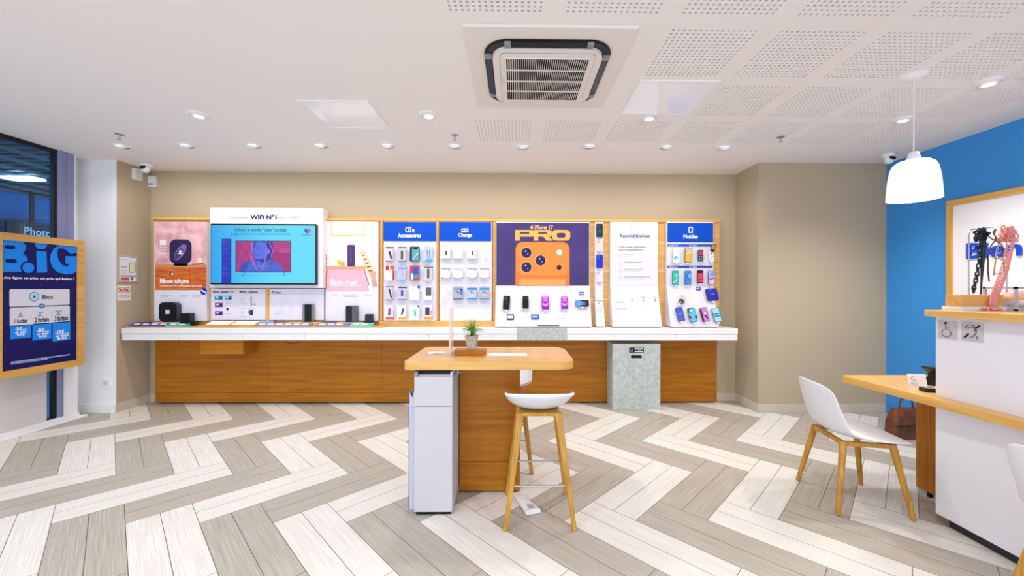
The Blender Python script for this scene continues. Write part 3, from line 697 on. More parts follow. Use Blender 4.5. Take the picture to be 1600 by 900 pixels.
# 2 television header box with the screen
YT = DP-0.09
t = thing('tv_backing', 'raised white header board with WiFi claim behind the television', 'display board', (W(416, 450, Y=YT).x, YT+0.05, W(416, 450, Y=YT).z))
a = W(327.5, 449.5, Y=YT); b = W(505, 325, Y=YT)
MB().box(a.x, b.x, YT, YS-0.001, a.z, b.z, mat('EDEAF5', 0.5)).build('board', t, bevel=0.003)
g = G(back(YT)); g.tx('Opérateur', 359, 336.5, 389, 344, mat('9A9AB4'), 1, 0.01); g.tx('WiFi N°1', 391, 335, 432.5, 343.5, mat('12285E'), 1, 0.05); g.tx('selon nPerf*', 434.5, 336, 470, 343.5, mat('9A9AB4'), 1, 0.01); g.build('lettering', t)
YV = YT-0.045
tv = thing('television', 'flat television showing a turquoise screen with a woman in braids', 'television', (W(412, 444, Y=YV).x, YV+0.02, W(412, 444, Y=YV).z))
a = W(328.5, 444.5, Y=YV); b = W(494, 350, Y=YV)
MB().box(a.x, b.x, YV, YT-0.001, a.z, b.z, BLACK).build('casing', tv, bevel=0.003)
E_ = 0.95/2**EXPO
def scr(c, k=1.0): return mat(c, 0.3, emit=E_*k, name='screen_'+c)
m = bpy.data.materials.new('turquoise_screen'); m.use_nodes = True; nt = m.node_tree; bb = nt.nodes['Principled BSDF']; bb.inputs['Base Color'].default_value = (0.01, 0.01, 0.01, 1)
tc = nt.nodes.new('ShaderNodeTexCoord'); sx = nt.nodes.new('ShaderNodeSeparateXYZ'); rp = nt.nodes.new('ShaderNodeValToRGB'); rp.color_ramp.elements[0].color = lin('18A4EE'); rp.color_ramp.elements[1].color = lin('5FDDFB'); rp.color_ramp.elements[1].position = 0.6
nt.links.new(tc.outputs['Generated'], sx.inputs[0]); nt.links.new(sx.outputs[0], rp.inputs[0]); nt.links.new(rp.outputs[0], bb.inputs['Emission Color']); bb.inputs['Emission Strength'].default_value = E_; SCR = m
pv = back(YV)
g = G(pv); g.rect(329.8, 351.8, 492.5, 442.5, SCR, 0); g.rect(346.5, 373, 361.5, 442.5, scr('1226B8'), 1)
for yy in (376, 380, 384, 388, 392, 396, 404, 413, 418, 421, 426, 430):
    for xx in (350, 354, 358): g.ell(xx, yy, 0.6, 0.5, scr('90A8F0'), 2, 8)
g.tx('Grâce à la touche "cœur" accédez', 366.5, 356, 448, 362, scr('0C5A8C'), 1, 0.02); g.tx('à vos', 361.5, 363, 373, 368, scr('0C5A8C'), 1, 0.02); g.tx('chaînes et applications favorites', 374.5, 363, 453.5, 369, scr('2294C4'), 1, 0.01)
g.ell(478.5, 361, 2.2, 4, scr('1440A0'), 1, 16, 0.5); g.ell(483, 361, 2.2, 4, scr('E06080'), 1, 16, -0.5); g.ell(480.5, 358.5, 3, 1.6, scr('2AA0E0'), 2); g.tx('bouygues', 471, 365.3, 486, 368.5, scr('1070B0'), 1, 0.01)
g.rect(368, 376, 455, 425.5, scr('181030'), 1); g.rect(369, 377, 454, 424.5, scr('A42A7C'), 2)
for k in range(6): g.line([(428, 379+k*2.6), (454, 378+k*3.4)], 0.006, scr('E070B0'), 3)
for k in range(5): g.line([(371+k*4, 424), (380+k*4, 377)], 0.007, scr('C84C9C'), 3)
g.poly([(375, 424.5), (378, 413), (385, 408), (397, 408), (411, 405), (424, 408), (436, 411), (441, 417), (443, 424.5)], scr('4A62D8'), 4)
g.poly([(374.5, 424.5), (377, 413), (385, 408), (392, 408), (384, 424.5)], scr('3A48B8'), 5)
g.poly([(399, 404), (424, 400), (427, 414), (414, 419), (402, 412)], scr('2A3AA8'), 5)
g.poly([(396, 378), (406, 377), (418, 378), (423, 388), (421, 400), (412, 405), (402, 405.5), (397, 401), (395.5, 396), (394, 391), (396, 386)], scr('5570E8'), 6)
g.poly([(409, 377), (424, 377), (427, 390), (423, 403), (416, 405), (420, 392), (416, 381)], scr('2C2E90'), 7)
g.poly([(396.5, 377), (402, 377), (398, 388), (396, 386)], scr('3A48C0'), 7)
g.ell(403.5, 387.5, 2.2, 0.9, scr('182070'), 8, 12); g.line([(397, 384.5), (406.5, 385)], 0.004, scr('283090'), 8); g.ell(399, 399.5, 2.2, 0.8, scr('6A3CB8'), 8, 12); g.poly([(395.5, 395), (397.5, 389), (399, 395)], scr('4058D0'), 8); g.ell(420, 393, 2.3, 4, scr('7A78F0'), 8, 14)
g.line([(416, 377), (416.5, 400), (410, 424)], 0.014, scr('A06AD8'), 9); g.line([(395, 378), (392.5, 398), (397, 412), (402, 421)], 0.014, scr('B070D0'), 9); g.line([(421, 378), (427, 392), (424, 402)], 0.012, scr('9A68D8'), 9)
for k in range(4): g.line([(402+k*0.6, 408+k*2.4), (412, 413+k*2.2), (424, 406+k*2.8)], 0.005, scr('8CA8FF'), 9)
g.line([(382.5, 425.5), (379.5, 431.5)], 0.006, scr('102840'), 3); g.line([(443, 425.5), (445.5, 431.5)], 0.006, scr('102840'), 3); g.line([(374, 430.5), (452, 430)], 0.003, scr('30A8D0'), 2)
g.build('screen', tv)
# 3 panels below the television
t, p1, _ = display('product_display', 'white product board with Smart TV and Gaming pictures under the television', 'poster', 329.5, 451, 415, 500, y=DP-0.012)
g = G(p1); g.tx('Bbox Smart TV', 333, 454, 365, 458, INK, 1, 0.035); g.tx('Bbox Gaming', 374.5, 454, 403, 458.5, INK, 1, 0.035)
for (x0, y0, x1, y1, c) in ((335.5, 462, 348, 468.5, '1E9CC8'), (351, 462, 362.5, 468.5, '4AB0D0'), (336, 473, 348, 480, '8A2A88'), (336, 486, 348, 492.5, '5A3CB8')): g.rect(x0, y0, x1, y1, mat(c), 1); g.rect(x0+2, y0+1.5, x0+6, y0+4, mat('E8D8F0'), 2); g.ell(x1-3, y0+4, 2, 1.8, mat('2A2A60'), 2)
g.ell(355.5, 483, 1.8, 2.2, BLACK, 1); g.line([(392.5, 463), (392.5, 479)], 0.011, mat('1C1C30'), 1); g.line([(394, 476), (397, 474.5), (399.5, 477.5)], 0.008, mat('2C2C40'), 1)
g.rect(390, 484, 395.5, 492.5, mat('3A2A60'), 1); g.ell(388, 487.5, 1, 2, DARK, 1); g.ell(379, 488, 2.2, 2.2, mat('C8C8D8'), 1)
for (x, y, e) in ((353, 471, 362), (353, 474, 360), (353, 490, 362), (376, 466, 384), (376, 469, 382), (376, 474, 385), (376, 482, 384), (376, 494, 384), (388, 482, 398)): g.scrib(x, y, e, 0.7, GINK, 1)
g.build('print', t)
t, p1, _ = display('product_display', 'white board headed 5G box behind the upright black router', 'poster', 421, 451, 506, 500, y=DP-0.012)
g = G(p1); g.tx('5G box', 424.5, 455, 439, 458.5, INK, 1, 0.035); g.scrib(424.5, 460, 450, 0.6, GINK, 1)
for r_ in (0.04, 0.06, 0.08): 
    c_, d_ = p1.hit(448, 481); g.tube([(c_+r_*math.cos(k*PI/10), d_+r_*1.2*math.sin(k*PI/10), 0.001) for k in range(20)], 0.0012, mat('D8D4EC'), 4, closed=True)
for y in (484, 487, 490): g.scrib(430, y, 440, 0.6, GINK, 1)
g.build('print', t)
MB().box(W(415.5, 450, Y=DP-0.02).x, W(420.5, 450, Y=DP-0.02).x, DP-0.02, YS-0.001, zc_t+0.001, W(418, 449.5, Y=DP).z, W3).build('wooden_post', label='narrow wooden post below the television between two boards', cat='post')
# 4 Bbox must
t, p1, _ = display('product_display', 'tall pink poster board picturing a slim purple tower on a wooden table', 'poster', 508.5, 346.5, 591, 501)
g = G(p1); PP = noise_mat('pale_pink_print', 'F6D8E8', 'FDF1EE', (1, 1, 1), 1.6, 3, 0.5, 0.3, 0.7); g.rect(509, 346.5, 590, 455, PP, 0)
g.rect(517, 346.5, 570, 369, mat('E8C878'), 1); g.rect(519.5, 346.5, 568, 367, mat('FBF6F2'), 2); g.line([(543, 350), (546, 347), (549, 352), (554, 349), (558, 352)], 0.004, GINK, 3)
g.poly([(514, 421), (570, 421), (577, 454.8), (509.5, 454.8)], mat('F2B4C8'), 1); g.rect(508.8, 416, 571, 421, mat('E8A078'), 2); g.line([(511, 421), (509, 452)], 0.02, mat('C87858'), 2); g.line([(569, 421), (577, 446)], 0.012, mat('9C6A78'), 2)
g.slab
g.rect(543, 382.5, 554.5, 416.5, mat('4A2C70'), 3, 0.012); g.line([(548.5, 386), (548.5, 412)], 0.002, mat('B8A0D8'), 4)
for k in range(6): g.ell(548.5, 388+k*4.5, 0.6, 0.6, mat('D8C8F0'), 5, 8)
g.ell(530, 410, 3.3, 4.2, mat('E8C038'), 3); g.ell(535.5, 412.5, 4.2, 3.4, mat('E0A858'), 4)
for k in range(5): g.ell(509.6+0.4*(k % 2), 399+k*4.2, 1.6, 1.8, mat('D89880'), 3, 10)
for k in range(12):
    g.ell(566+k*1.3, 393+k*3.0, 4.2+0.3*k, 4.0, mat('F0CFA8' if k % 2 else 'F6DCC4'), 1+(k % 2), 10)
for k in range(6): g.line([(578+k*1.6, 424), (583+k*1.2, 448)], 0.005, mat('D07850'), 4)
g.tx('Bbox must', 516, 436, 559, 445, PRW, 5, 0.02); g.rect(516, 446.5, 566, 447.6, mat('FBE8EE'), 5)
for x, e in ((518, 527), (536, 558), (568, 582)): g.scrib(x, 460.5, e, 0.8, mat('8A90A4'), 1)
g.scrib(536, 463, 560, 0.7, mat('8A90A4'), 1)
g.build('print', t)
# 5/6 Accessories and charge boards
def head(t, p1, s, x0, y0, x1, y1, tx):
    g = G(p1); g.slab(x0, y0, x1, y1, BBLUE, 0.0005, 0.006); g.tx(s, *tx, PRW, 9, 0.03); return g
t, pA, _ = display('product_display', 'white hook board under the blue Accessoires header', 'display board', 599.5, 347, 682, 501, y=DP-0.01)
g = head(t, pA, 'Accessoires', 599.5, 347, 681.5, 377, (622, 364.5, 658, 371.5))
g.ell(636, 359, 2.6, 4.2, PRW, 9); g.ell(636.6, 359, 1.8, 3.2, BBLUE, 10); g.rect(638, 354.5, 643, 363, PRW, 9); g.rect(639, 356, 642, 361.5, mat('4A80D8'), 10); g.line([(645, 363), (645, 358), (647, 358), (647, 363)], 0.006, PRW, 9)
g.build('header_sign', t)
t, pB, _ = display('product_display', 'white hook board under the blue Charge header', 'display board', 687, 347, 768.5, 501, y=DP-0.01)
g = head(t, pB, 'Charge', 687, 347, 767.5, 377, (716, 364.5, 737.5, 372))
g.rect(721, 357, 732, 363, PRW, 9, 0.01); g.ell(723.8, 360, 1.3, 1.6, BBLUE, 10, 12); g.ell(729.2, 360, 1.3, 1.6, BBLUE, 10, 12); g.rect(725.8, 358.5, 727, 361.5, BBLUE, 10)
g.build('header_sign', t)
def pack(pl, x0, y0, x1, y1, base, deco, label, rot=0.0, hook=True):
    cxp, cyp = (x0+x1)/2, (y0+y1)/2
    loc = W(cxp, y1, Y=pl.o.y)
    t = thing('accessory_pack', label, 'accessory pack', (loc.x, pl.o.y, loc.z), 0, 'hanging accessory packs')
    g = G(pl); g.slab(x0, y0, x1, y1, mat(base, 0.4), 0.028, 0.046, 0.004, rot); g.build('card', t)
    g = G(Pl(pl.o+pl.n*0.046, pl.u, pl.v))
    for d in deco:
        if d[0] == 'r': g.rect(x0+(x1-x0)*d[1], y0+(y1-y0)*d[2], x0+(x1-x0)*d[3], y0+(y1-y0)*d[4], mat(d[5]), d[6] if len(d) > 6 else 0)
        if d[0] == 'l': g.line([(x0+(x1-x0)*d[1], y0+(y1-y0)*d[2]), (x0+(x1-x0)*d[3], y0+(y1-y0)*d[4])], d[6], mat(d[5]), 1)
        if d[0] == 'e': g.ell(x0+(x1-x0)*d[1], y0+(y1-y0)*d[2], (x1-x0)*d[3], (y1-y0)*d[4], mat(d[5]), 1, 14)
    g.build('print', t)
    u, v = pl.hit(cxp, y0+1.2)
    MB(pl.M).tube([(u, v+0.004, 0), (u, v+0.004, 0.075), (u, v+0.014, 0.082)], 0.0022, STEEL, 6).box(u-0.014, u+0.014, v-0.006, v+0.016, 0, 0.003, PLWHITE).build('peg_hook', t)
PR = {(0, 0): ('D8D2DC', [('r', 0, 0, 1, .08, '3A3038'), ('l', .45, .3, .7, .8, '2A2430', .022), ('r', 0, .9, 1, 1, 'C86070')], 'grey card pack with a slanting dark cable'),
      (0, 1): ('C4C2CC', [('r', 0, 0, 1, .06, '504850'), ('r', .3, .25, .55, .85, '30302E'), ('r', .0, .92, 1, 1, '807E88')], 'grey card pack with an upright dark holder'),
      (0, 2): ('14141A', [('r', .12, .1, .88, .92, '5AA0B0'), ('r', .3, .1, .7, .16, '14141A', 1), ('l', .2, .8, .8, .4, '9CD0D0', .015)], 'black framed pack with a teal phone picture'),
      (0, 3): ('B8CCEA', [('l', .3, .2, .45, .85, '5A78C0', .012), ('l', .6, .2, .7, .85, '5A78C0', .012), ('r', .1, .86, .95, 1, '3AA8D0')], 'tilted pale blue pack with two sticks'),
      (1, 0): ('EDE6EA', [('r', 0, 0, .35, .3, 'C02020'), ('r', .5, 0, 1, .25, 'D85030'), ('r', .82, .3, 1, .98, 'B82030'), ('r', .35, .1, .6, .45, 'B0C8D8', 1)], 'red and white pack with a pale patch'),
      (1, 1): ('B8C0E8', [('r', 0, .12, 1, .2, '5C78C0'), ('r', .35, .25, .6, .75, 'C8A8D8'), ('r', 0, .88, 1, 1, '90B8E0')], 'lilac and pale blue pack'),
      (1, 2): ('C83828', [('r', .25, .1, .8, .6, '2850D0', 1), ('r', .25, .6, .8, .85, '20A890', 1), ('r', 0, .5, .22, .95, 'F0E0E0')], 'red pack with a blue and green phone picture'),
      (1, 3): ('C8C6CC', [('r', 0, .06, 1, .13, '3C3A40'), ('r', .32, .2, .58, .85, '48464A')], 'grey pack with a dark wrist strap'),
      (2, 0): ('CFCAD0', [('r', 0, 0, 1, .08, 'A88890'), ('l', .42, .2, .7, .85, '1E1A22', .018), ('r', 0, .95, 1, 1, 'B02848')], 'grey pack with a thin slanting black pen'),
      (2, 1): ('C6C2D2', [('r', 0, .05, 1, .15, '4A4258'), ('r', .3, .28, .58, .72, '5A2CB0'), ('r', 0, .94, 1, 1, '6A3A70')], 'grey pack with a violet stick'),
      (2, 2): ('F4F2F4', [('e', .85, .06, .16, .12, '1E6CC0'), ('r', .25, .2, .7, .8, 'F8F4E4')], 'plain white pack with a blue dot'),
      (2, 3): ('F2EEF4', [('r', .15, .1, .8, .68, '54505A'), ('r', .2, .15, .55, .6, '66626C', 1)], 'white pack with a dark grey phone case'),
      (3, 0): ('F4ECF2', [('l', .5, .2, .42, .7, 'B04890', .035), ('r', 0, .84, 1, 1, 'D84848')], 'white pack with a pink phone and red foot'),
      (3, 1): ('F4ECF0', [('l', .6, .22, .4, .65, '403850', .022), ('r', 0, .84, 1, 1, 'E0A028')], 'white pack with a small dark slanting charger and orange foot'),
      (3, 2): ('F6F4F8', [('e', .8, .08, .1, .08, '206C90'), ('l', .4, .3, .5, .75, '50C0B0', .024), ('r', .1, .93, .9, .98, 'A0A8C8')], 'white pack with a teal shape'),
      (3, 3): ('F0EAF0', [('r', .1, .14, .6, .68, '4A2A58'), ('l', .82, .35, .75, .65, '403850', .008), ('r', 0, .78, 1, 1, 'E0A028')], 'white pack with a dark purple case and orange foot')}
CX = [(602.7, 615.5), (622.5, 635.5), (642, 656.5), (663, 676.5)]; RY = [(386, 409), (415.5, 438.5), (447, 469), (477, 499.5)]
RN = ['top row', 'second row', 'third row', 'bottom row']
for (r, c), (bs, dc, lb) in PR.items(): pack(pA, CX[c][0], RY[r][0], CX[c][1], RY[r][1], bs, dc, lb+', %s of accessories board' % RN[r], rot=math.radians(-8) if (r, c) == (0, 3) else 0)
C2 = [(689, 704), (708.5, 723.5), (730, 745), (749.5, 764.5)]; pos = ['leftmost', 'second', 'third', 'rightmost']
for c in range(3): pack(pB, C2[c][0], 386, C2[c][1], 405, 'EEF2EC', [('r', 0, 0, .04, 1, 'A8D8B8'), ('r', 0, .9, 1, 1, 'A8C8B0')]+([('r', .45, .3, .62, .65, '50406A')] if c != 1 else []), 'white pale green box, %s in the top row of the charge board' % ['leftmost', 'blank and middle', 'rightmost'][c])
for c in range(4): pack(pB, C2[c][0], 419.5, C2[c][1], 434.5, 'F6F6FA', [('r', 0, 0, 1, .08, '405878' if c != 1 else '90A0B8'), ('r', .7, .16, .95, .24, '60B0E0'), ('r', 0, .9, .2, 1, '5078A8'), ('r', .8, .9, 1, 1, '5078A8')], 'flat white box with dark top line, %s in middle row of charge board' % pos[c])
for c, (bs, ac_) in {1: ('A8B0C0', '4A78C8'), 2: ('BCC6D4', '3A88C8'), 3: ('B4B8BC', '4098D0')}.items():
    pack(pB, C2[c][0], 447.5, C2[c][1], 469, bs, [('r', 0, .1, 1, .26, ac_ if c > 1 else '8898B0'), ('l', .3, .35, .7, .5, '303848', .008), ('r', .0, .85, 1, .95, '606A78' if c == 1 else ac_), ('r', .7, .2, .95, .6, ac_) if c == 1 else ('r', .3, .6, .7, .7, 'D8C0C8')], 'grey blister pack with coiled cable, %s in lowest row of charge board' % {1: 'leftmost', 2: 'middle', 3: 'rightmost'}[c])
for (cx_, cy_, lb) in ((757, 385, 'empty white peg hook at the top right of the charge board'), (696, 449, 'empty white peg hook at the lower left of the charge board')):
    u, v = pB.hit(cx_, cy_)
    MB(pB.M).box(u-0.016, u+0.016, v-0.02, v+0.012, 0, 0.003, PLWHITE).tube([(u, v, 0), (u, v, 0.1), (u, v+0.012, 0.108)], 0.0022, STEEL, 6).box(u-0.03, u+0.03, v-0.115, v-0.005, 0.1, 0.1015, mat('E2E2EC', 0.4)).build('peg_hook', label=lb, cat='hook')

# phones on sloped boards
def phone(pl, cxp, cyp, wp, hp, back_c, face, label, rot=0.0, lift=0.03, deco=None, mount=True):
    u, v = pl.hit(cxp, cyp); ua, _ = pl.hit(cxp-wp/2, cyp); ub, _ = pl.hit(cxp+wp/2, cyp); _, va = pl.hit(cxp, cyp+hp/2); _, vb = pl.hit(cxp, cyp-hp/2)
    w, h = ub-ua, vb-va
    P = pl.M @ Vector((u, v, 0)); t = thing('smartphone', label, 'phone', tuple(P), 0, 'demonstration phones')
    Mx = pl.M @ Matrix.Translation((u, v, lift)) @ Matrix.Rotation(rot, 4, 'Z')
    MB(Mx).prism(rrect(w, h, min(w, h)*0.16, 4), 0, 0.009, mat(back_c, 0.35)).build('body', t)
    g = MB(Mx); g.prism(rrect(w*0.92, h*0.95, min(w, h)*0.13, 4), 0.009, 0.0096, mat(face, 0.25)); l = 0.0100
    for d in (deco or []):
        if d[0] == 'r': g.box(w*(d[1]-.5), w*(d[3]-.5), h*(.5-d[4]), h*(.5-d[2]), 0.0096, l, mat(d[5], 0.3)); l += 0.0004
        if d[0] == 'e': g.prism([(w*(d[1]-.5)+w*d[3]*math.cos(k*PI/8), h*(.5-d[2])+w*d[4]*math.sin(k*PI/8)) for k in range(16)], 0.0096, l, mat(d[5], 0.3)); l += 0.0004
        if d[0] == 'l': 
            a_ = Vector((w*(d[1]-.5), h*(.5-d[2]))); b_ = Vector((w*(d[3]-.5), h*(.5-d[4]))); n_ = (b_-a_).normalized(); n_ = Vector((-n_.y, n_.x))*d[6]/2
            g.prism([tuple(a_-n_), tuple(b_-n_), tuple(b_+n_), tuple(a_+n_)], 0.0096, l, mat(d[5], 0.3)); l += 0.0004
    g.build('screen', t)
    if mount:
        mh = h if h > w else w*0.5
        MB(Mx).box(-0.011, 0.011, -0.02, 0.02, -lift+0.0005, 0, PLWHITE).box(-0.014, 0.014, -h/2-0.018, -h/2+0.012, -0.012, 0.003, PLWHITE).build('display_mount', t)
    return t
# 7 iPhone board
t, p7, s7 = display('product_display', 'purple poster of an orange camera phone above a white sloping shelf', 'poster', 774.5, 347, 921.5, 447, slope=4.66)
g = G(p7); PU = noise_mat('purple_print', '2E1A5A', '40267A', (1, 1, 1), 3, 3, 0.4, 0.3, 0.7); OG = mat('F08A38', 0.4, name='orange_print'); GO = mat('F0B050', 0.4, name='gold_print')
g.rect(775.5, 348, 920.5, 446.5, PU, 0)
g.tx('iPhone 17', 835.5, 351.5, 864, 358.5, mat('F0C070'), 1, 0.02); g.ell(831, 355.3, 2.2, 2.6, mat('F0C070'), 1, 14); g.ell(833, 354.6, 1.0, 1.1, PU, 2, 10); g.line([(831.3, 352.3), (832.3, 351)], 0.006, mat('F0C070'), 2)
def blk(pts): g.poly(pts, GO, 1)
g.rect(805, 359.3, 834.5, 369.8, GO, 1, 0.02); g.rect(805, 359.3, 812, 376, GO, 2); g.rect(812, 362.8, 827, 365.6, PU, 3, 0.008)
g.rect(834, 359.3, 862, 369.8, GO, 1, 0.02); g.rect(834, 359.3, 841, 376, GO, 2); g.rect(841, 362.8, 855, 365.6, PU, 3, 0.008); g.poly([(848, 369), (857, 369), (864, 376), (854, 376)], GO, 2)
g.rect(862.5, 359.3, 891, 376, GO, 4, 0.045); g.rect(870, 364, 883.5, 371.5, PU, 5, 0.02)
OG2 = mat('F4A050', 0.4)
g.poly([(805.5, 446.5), (805.5, 388), (808, 381.5), (814, 378), (880, 378), (887, 381), (890, 388), (890, 446.5)], mat('E07A34'), 6)
g.rect(807, 379.5, 888, 430, OG, 7, 0.09); g.rect(811, 436, 884, 446.5, mat('F2A254'), 7, 0.02)
for (x, y) in ((822.5, 395), (844.5, 407), (822.5, 417.5)):
    g.ell(x, y, 9, 9, mat('F6B070'), 8); g.ell(x, y, 8, 8, mat('2A1660'), 9); g.ell(x+1, y, 4.5, 4.5, mat('1A0C40'), 10); g.ell(x-1.2, y-2.5, 1.1, 1.1, PRW, 11, 10); g.ell(x+2, y+2, 0.9, 0.9, mat('A0B0FF'), 11, 10)
g.ell(874, 394.5, 4.3, 4.3, mat('FBEFE8'), 8); g.ell(873.5, 418, 3.8, 3.8, mat('281020'), 8)
g.build('print', t)
W_ = mat
phone(s7, 791.5, 474, 10.5, 21, '101014', '18181C', 'black phone at the left end of the orange phone display shelf', math.radians(-3), deco=[('r', .1, .05, .6, .35, '3A3A40'), ('e', .3, .15, .1, .1, '0A0A0C'), ('r', .3, .5, .7, .56, '2C2C34')])
phone(s7, 821, 473.5, 9.5, 19.5, '101014', '17171B', 'smaller black phone second from left on the orange phone display shelf', 0, deco=[('r', .05, .03, .95, .3, '2A2C30')])
for (x, w_, h_, lb) in ((851.8, 11, 21, 'larger purple phone in the middle of the orange phone display shelf'), (881.5, 10, 19.5, 'smaller purple phone right of the larger purple one')):
    phone(s7, x, 474, w_, h_, '6A1C94', 'B83CD8', lb, 0, deco=[('r', .05, .75, .95, .95, '7A1CA0'), ('e', .5, .6, .38, .38, 'E88CF0'), ('e', .5, .42, .32, .32, '6A1C94'), ('e', .5, .3, .3, .3, 'D868EC'), ('r', .1, .03, .9, .15, 'C890F0')])
phone(s7, 909, 475, 20.5, 10, '0A1020', '101828', 'phone lying sideways showing a clock at the shelf right end', 0, deco=[('r', .02, .05, .38, .95, '5A98E8'), ('e', .5, .5, .09, .15, 'A0B8E8'), ('e', .66, .5, .09, .15, '6A80B8'), ('e', .5, .5, .05, .08, '101828'), ('e', .66, .5, .05, .08, '101828')])
def tag_card(pl, x0, y0, x1, y1, c, c2, lab):
    g = G(pl); g.slab(x0, y0, x1, y1, mat(c), 0.0005, 0.01); g2 = Pl(pl.o+pl.n*0.010, pl.u, pl.v)
    b_ = G(g2); b_.rect(x0+(x1-x0)*.12, y0+(y1-y0)*.2, x1-(x1-x0)*.12, y1-(y1-y0)*.3, mat(c2), 0)
    g.v += b_.v; n0 = len(g.v)-len(b_.v)
    for f, mi in zip(b_.f, b_.mi): g.f.append(tuple(i+n0 for i in f)); g.mi.append(g.m(b_.mats[mi])); g.sm.append(False)
    g.build('price_tag', label=lab, cat='price tag')
tag_card(s7, 792, 491.5, 803, 500, '3A3038', 'E8D8E0', 'small dark and white price tag below the leftmost black phone'); tag_card(s7, 830, 491.5, 842, 499, '3848B0', '98A8F0', 'small blue price tag between the black and purple phones'); tag_card(s7, 905, 456, 913, 461, '5060A8', 'B0B8E8', 'tiny lilac price tag above the sideways phone')
MB(s7.M).tube([(s7.hit(840, 504)[0]+0.012*k, 0.012, 0.004+0.003*(k % 2)) for k in range(22)], 0.004, BLACK, 6).build('cable', label='black cable running along the foot of the orange phone display', cat='cable')
g = G(s7)
for x in (783, 812, 842, 873): g.scrib(x, 485.5, x+6, 0.7, GINK, 0)
g.scrib(873, 492, 882, 0.7, GINK, 0); g.scrib(871, 497, 884, 0.7, GINK, 0)
g.build('small_print', t)
# 8 narrow case strip
t, p8, s8 = display('product_display', 'narrow white strip of hanging phone cases between two poster boards', 'display board', 929.5, 347, 943, 472, slope=4.70)
g = G(s8); g.ell(936, 474, 1, 1, mat('606070'), 0, 8)
for y in (480, 483, 486, 492, 496): g.scrib(932, y, 942, 0.9, mat('C0A8C8' if y > 485 else '88A0C8'), 0)
g.build('print', t)
def case(y0, y1, c, deco, lab):
    u0, v0 = p8.hit(931.2, y0); u1, v1 = p8.hit(941.3, y1); P = p8.M @ Vector(((u0+u1)/2, v1, 0))
    t = thing('phone_case', lab, 'phone case', tuple(P), 0, 'phone cases on the narrow strip')
    Mx = p8.M @ Matrix.Translation(((u0+u1)/2, (v0+v1)/2, 0.012)); w, h = u1-u0, v0-v1
    MB(Mx).prism(rrect(w, h, 0.012, 4), 0, 0.012, mat(c, 0.4)).build('shell', t)
    m = MB(Mx).prism(rrect(w*0.42, h*0.24, 0.006, 3, -w*0.2, h*0.33), 0.012, 0.014, mat(deco, 0.4)).prism(rrect(w*0.1, w*0.1, 0.003, 3, -w*0.28, h*0.36), 0.014, 0.016, DARK).prism(rrect(w*0.1, w*0.1, 0.003, 3, -w*0.1, h*0.36), 0.014, 0.016, DARK)
    if c == '0C2A34':
        for k in range(3): m.tube([(-w*.3, -h*.1*k, .013), (0, h*(.08-.1*k), .013), (w*.3, -h*.1*k, .013)], 0.002, mat('38A0B0'), 5)
    m.build('camera_surround', t)
    MB(Mx).box(-0.012, 0.012, -h/2-0.022, -h/2, -0.0115, 0.008, mat('B8B0B8', 0.3)).build('bracket', t)
case(350, 371, '0C2A34', '26485A', 'dark teal patterned phone case at the top of the narrow strip'); case(375, 393, 'F4D0C4', 'E8B8B0', 'peach phone case second down on the narrow strip')
case(398, 419, '0A22C0', '3A50D8', 'bright blue phone case in the narrow strip'); case(424, 441, 'DCD4F0', 'CFC6EC', 'pale lilac phone case fourth down on the narrow strip')
g = G(p8); g.slab(930.8, 448, 942, 469, mat('F0E0F2', 0.4), 0.001, 0.012, 0.004); 
for y in (452, 456, 460, 464): g.rect
g.build('price_card', label='pale lilac price card low on the narrow case strip', cat='price tag')
# 9 Reconditionnes
t, p9, s9 = display('product_display', 'white poster board headed Reconditionnés over a white sloping shelf', 'poster', 953.5, 347, 1028, 446, slope=4.66)
g = G(p9); g.tx('Reconditionnés', 969, 365.5, 1015, 371.5, mat('3E5278'), 1, 0.025)
GL = mat('9CB8B0'); g.line([(986.5, 353.5), (992, 353.5), (992, 362), (986.5, 362), (986.5, 353.5)], 0.004, GL, 1)
g.tx('Tout ce que nous aimez', 966.5, 384.5, 1009, 388, mat('5C5E80'), 1, 0.02); g.tx('à prix reconditionnés', 966.5, 389, 1004, 392.5, mat('5C5E80'), 1, 0.02)
for y, x1 in ((399, 990), (410.5, 1003), (422, 1004), (433.5, 1016)):
    a_, b_ = p9.hit(970, y+1); g.tube([(a_+0.017*math.cos(k*PI/6), b_+0.02*math.sin(k*PI/6), 0.001) for k in range(12)], 0.0016, mat('7880A0'), 4, closed=True)
    g.scrib(975.5, y-1.5, x1, 1.0, mat('8A8CA4'), 1); g.scrib(975.5, y+1.4, x1-6, 0.7, mat('B8BACC'), 1)
g.line([(955, 446), (1027, 446)], 0.003, GREY, 1)
g.build('print', t)
g = G(s9); g.scrib(962, 468, 975, 1.0, mat('B0B4C0'), 0); g.rect(962, 471.5, 976, 473, mat('70C090'), 0); g.tx('Sans reprise', 964, 482, 978, 484, INK, 0, 0.01)
for x in (987.5, 1005, 1024):
    g.rect(x-1, 467-((x-987)*0.0), x+0.6, 471.5, mat('202028'), 0)
    if x > 990:
        a_, b_ = s9.hit(x-0.5, 466.5); g.tube([(a_+0.024*math.cos(PI*k/8), b_+0.02*math.sin(PI*k/8), 0.001) for k in range(9)], 0.002, mat('404048'), 4)
    for y in (482, 486, 490, 494): g.scrib(x-3, y, x+5, 0.6, mat('D0D0E0'), 0)
for y in (487, 491, 495): g.scrib(965, y, 978, 0.6, mat('D0C8D8'), 0)
g.build('print', t)
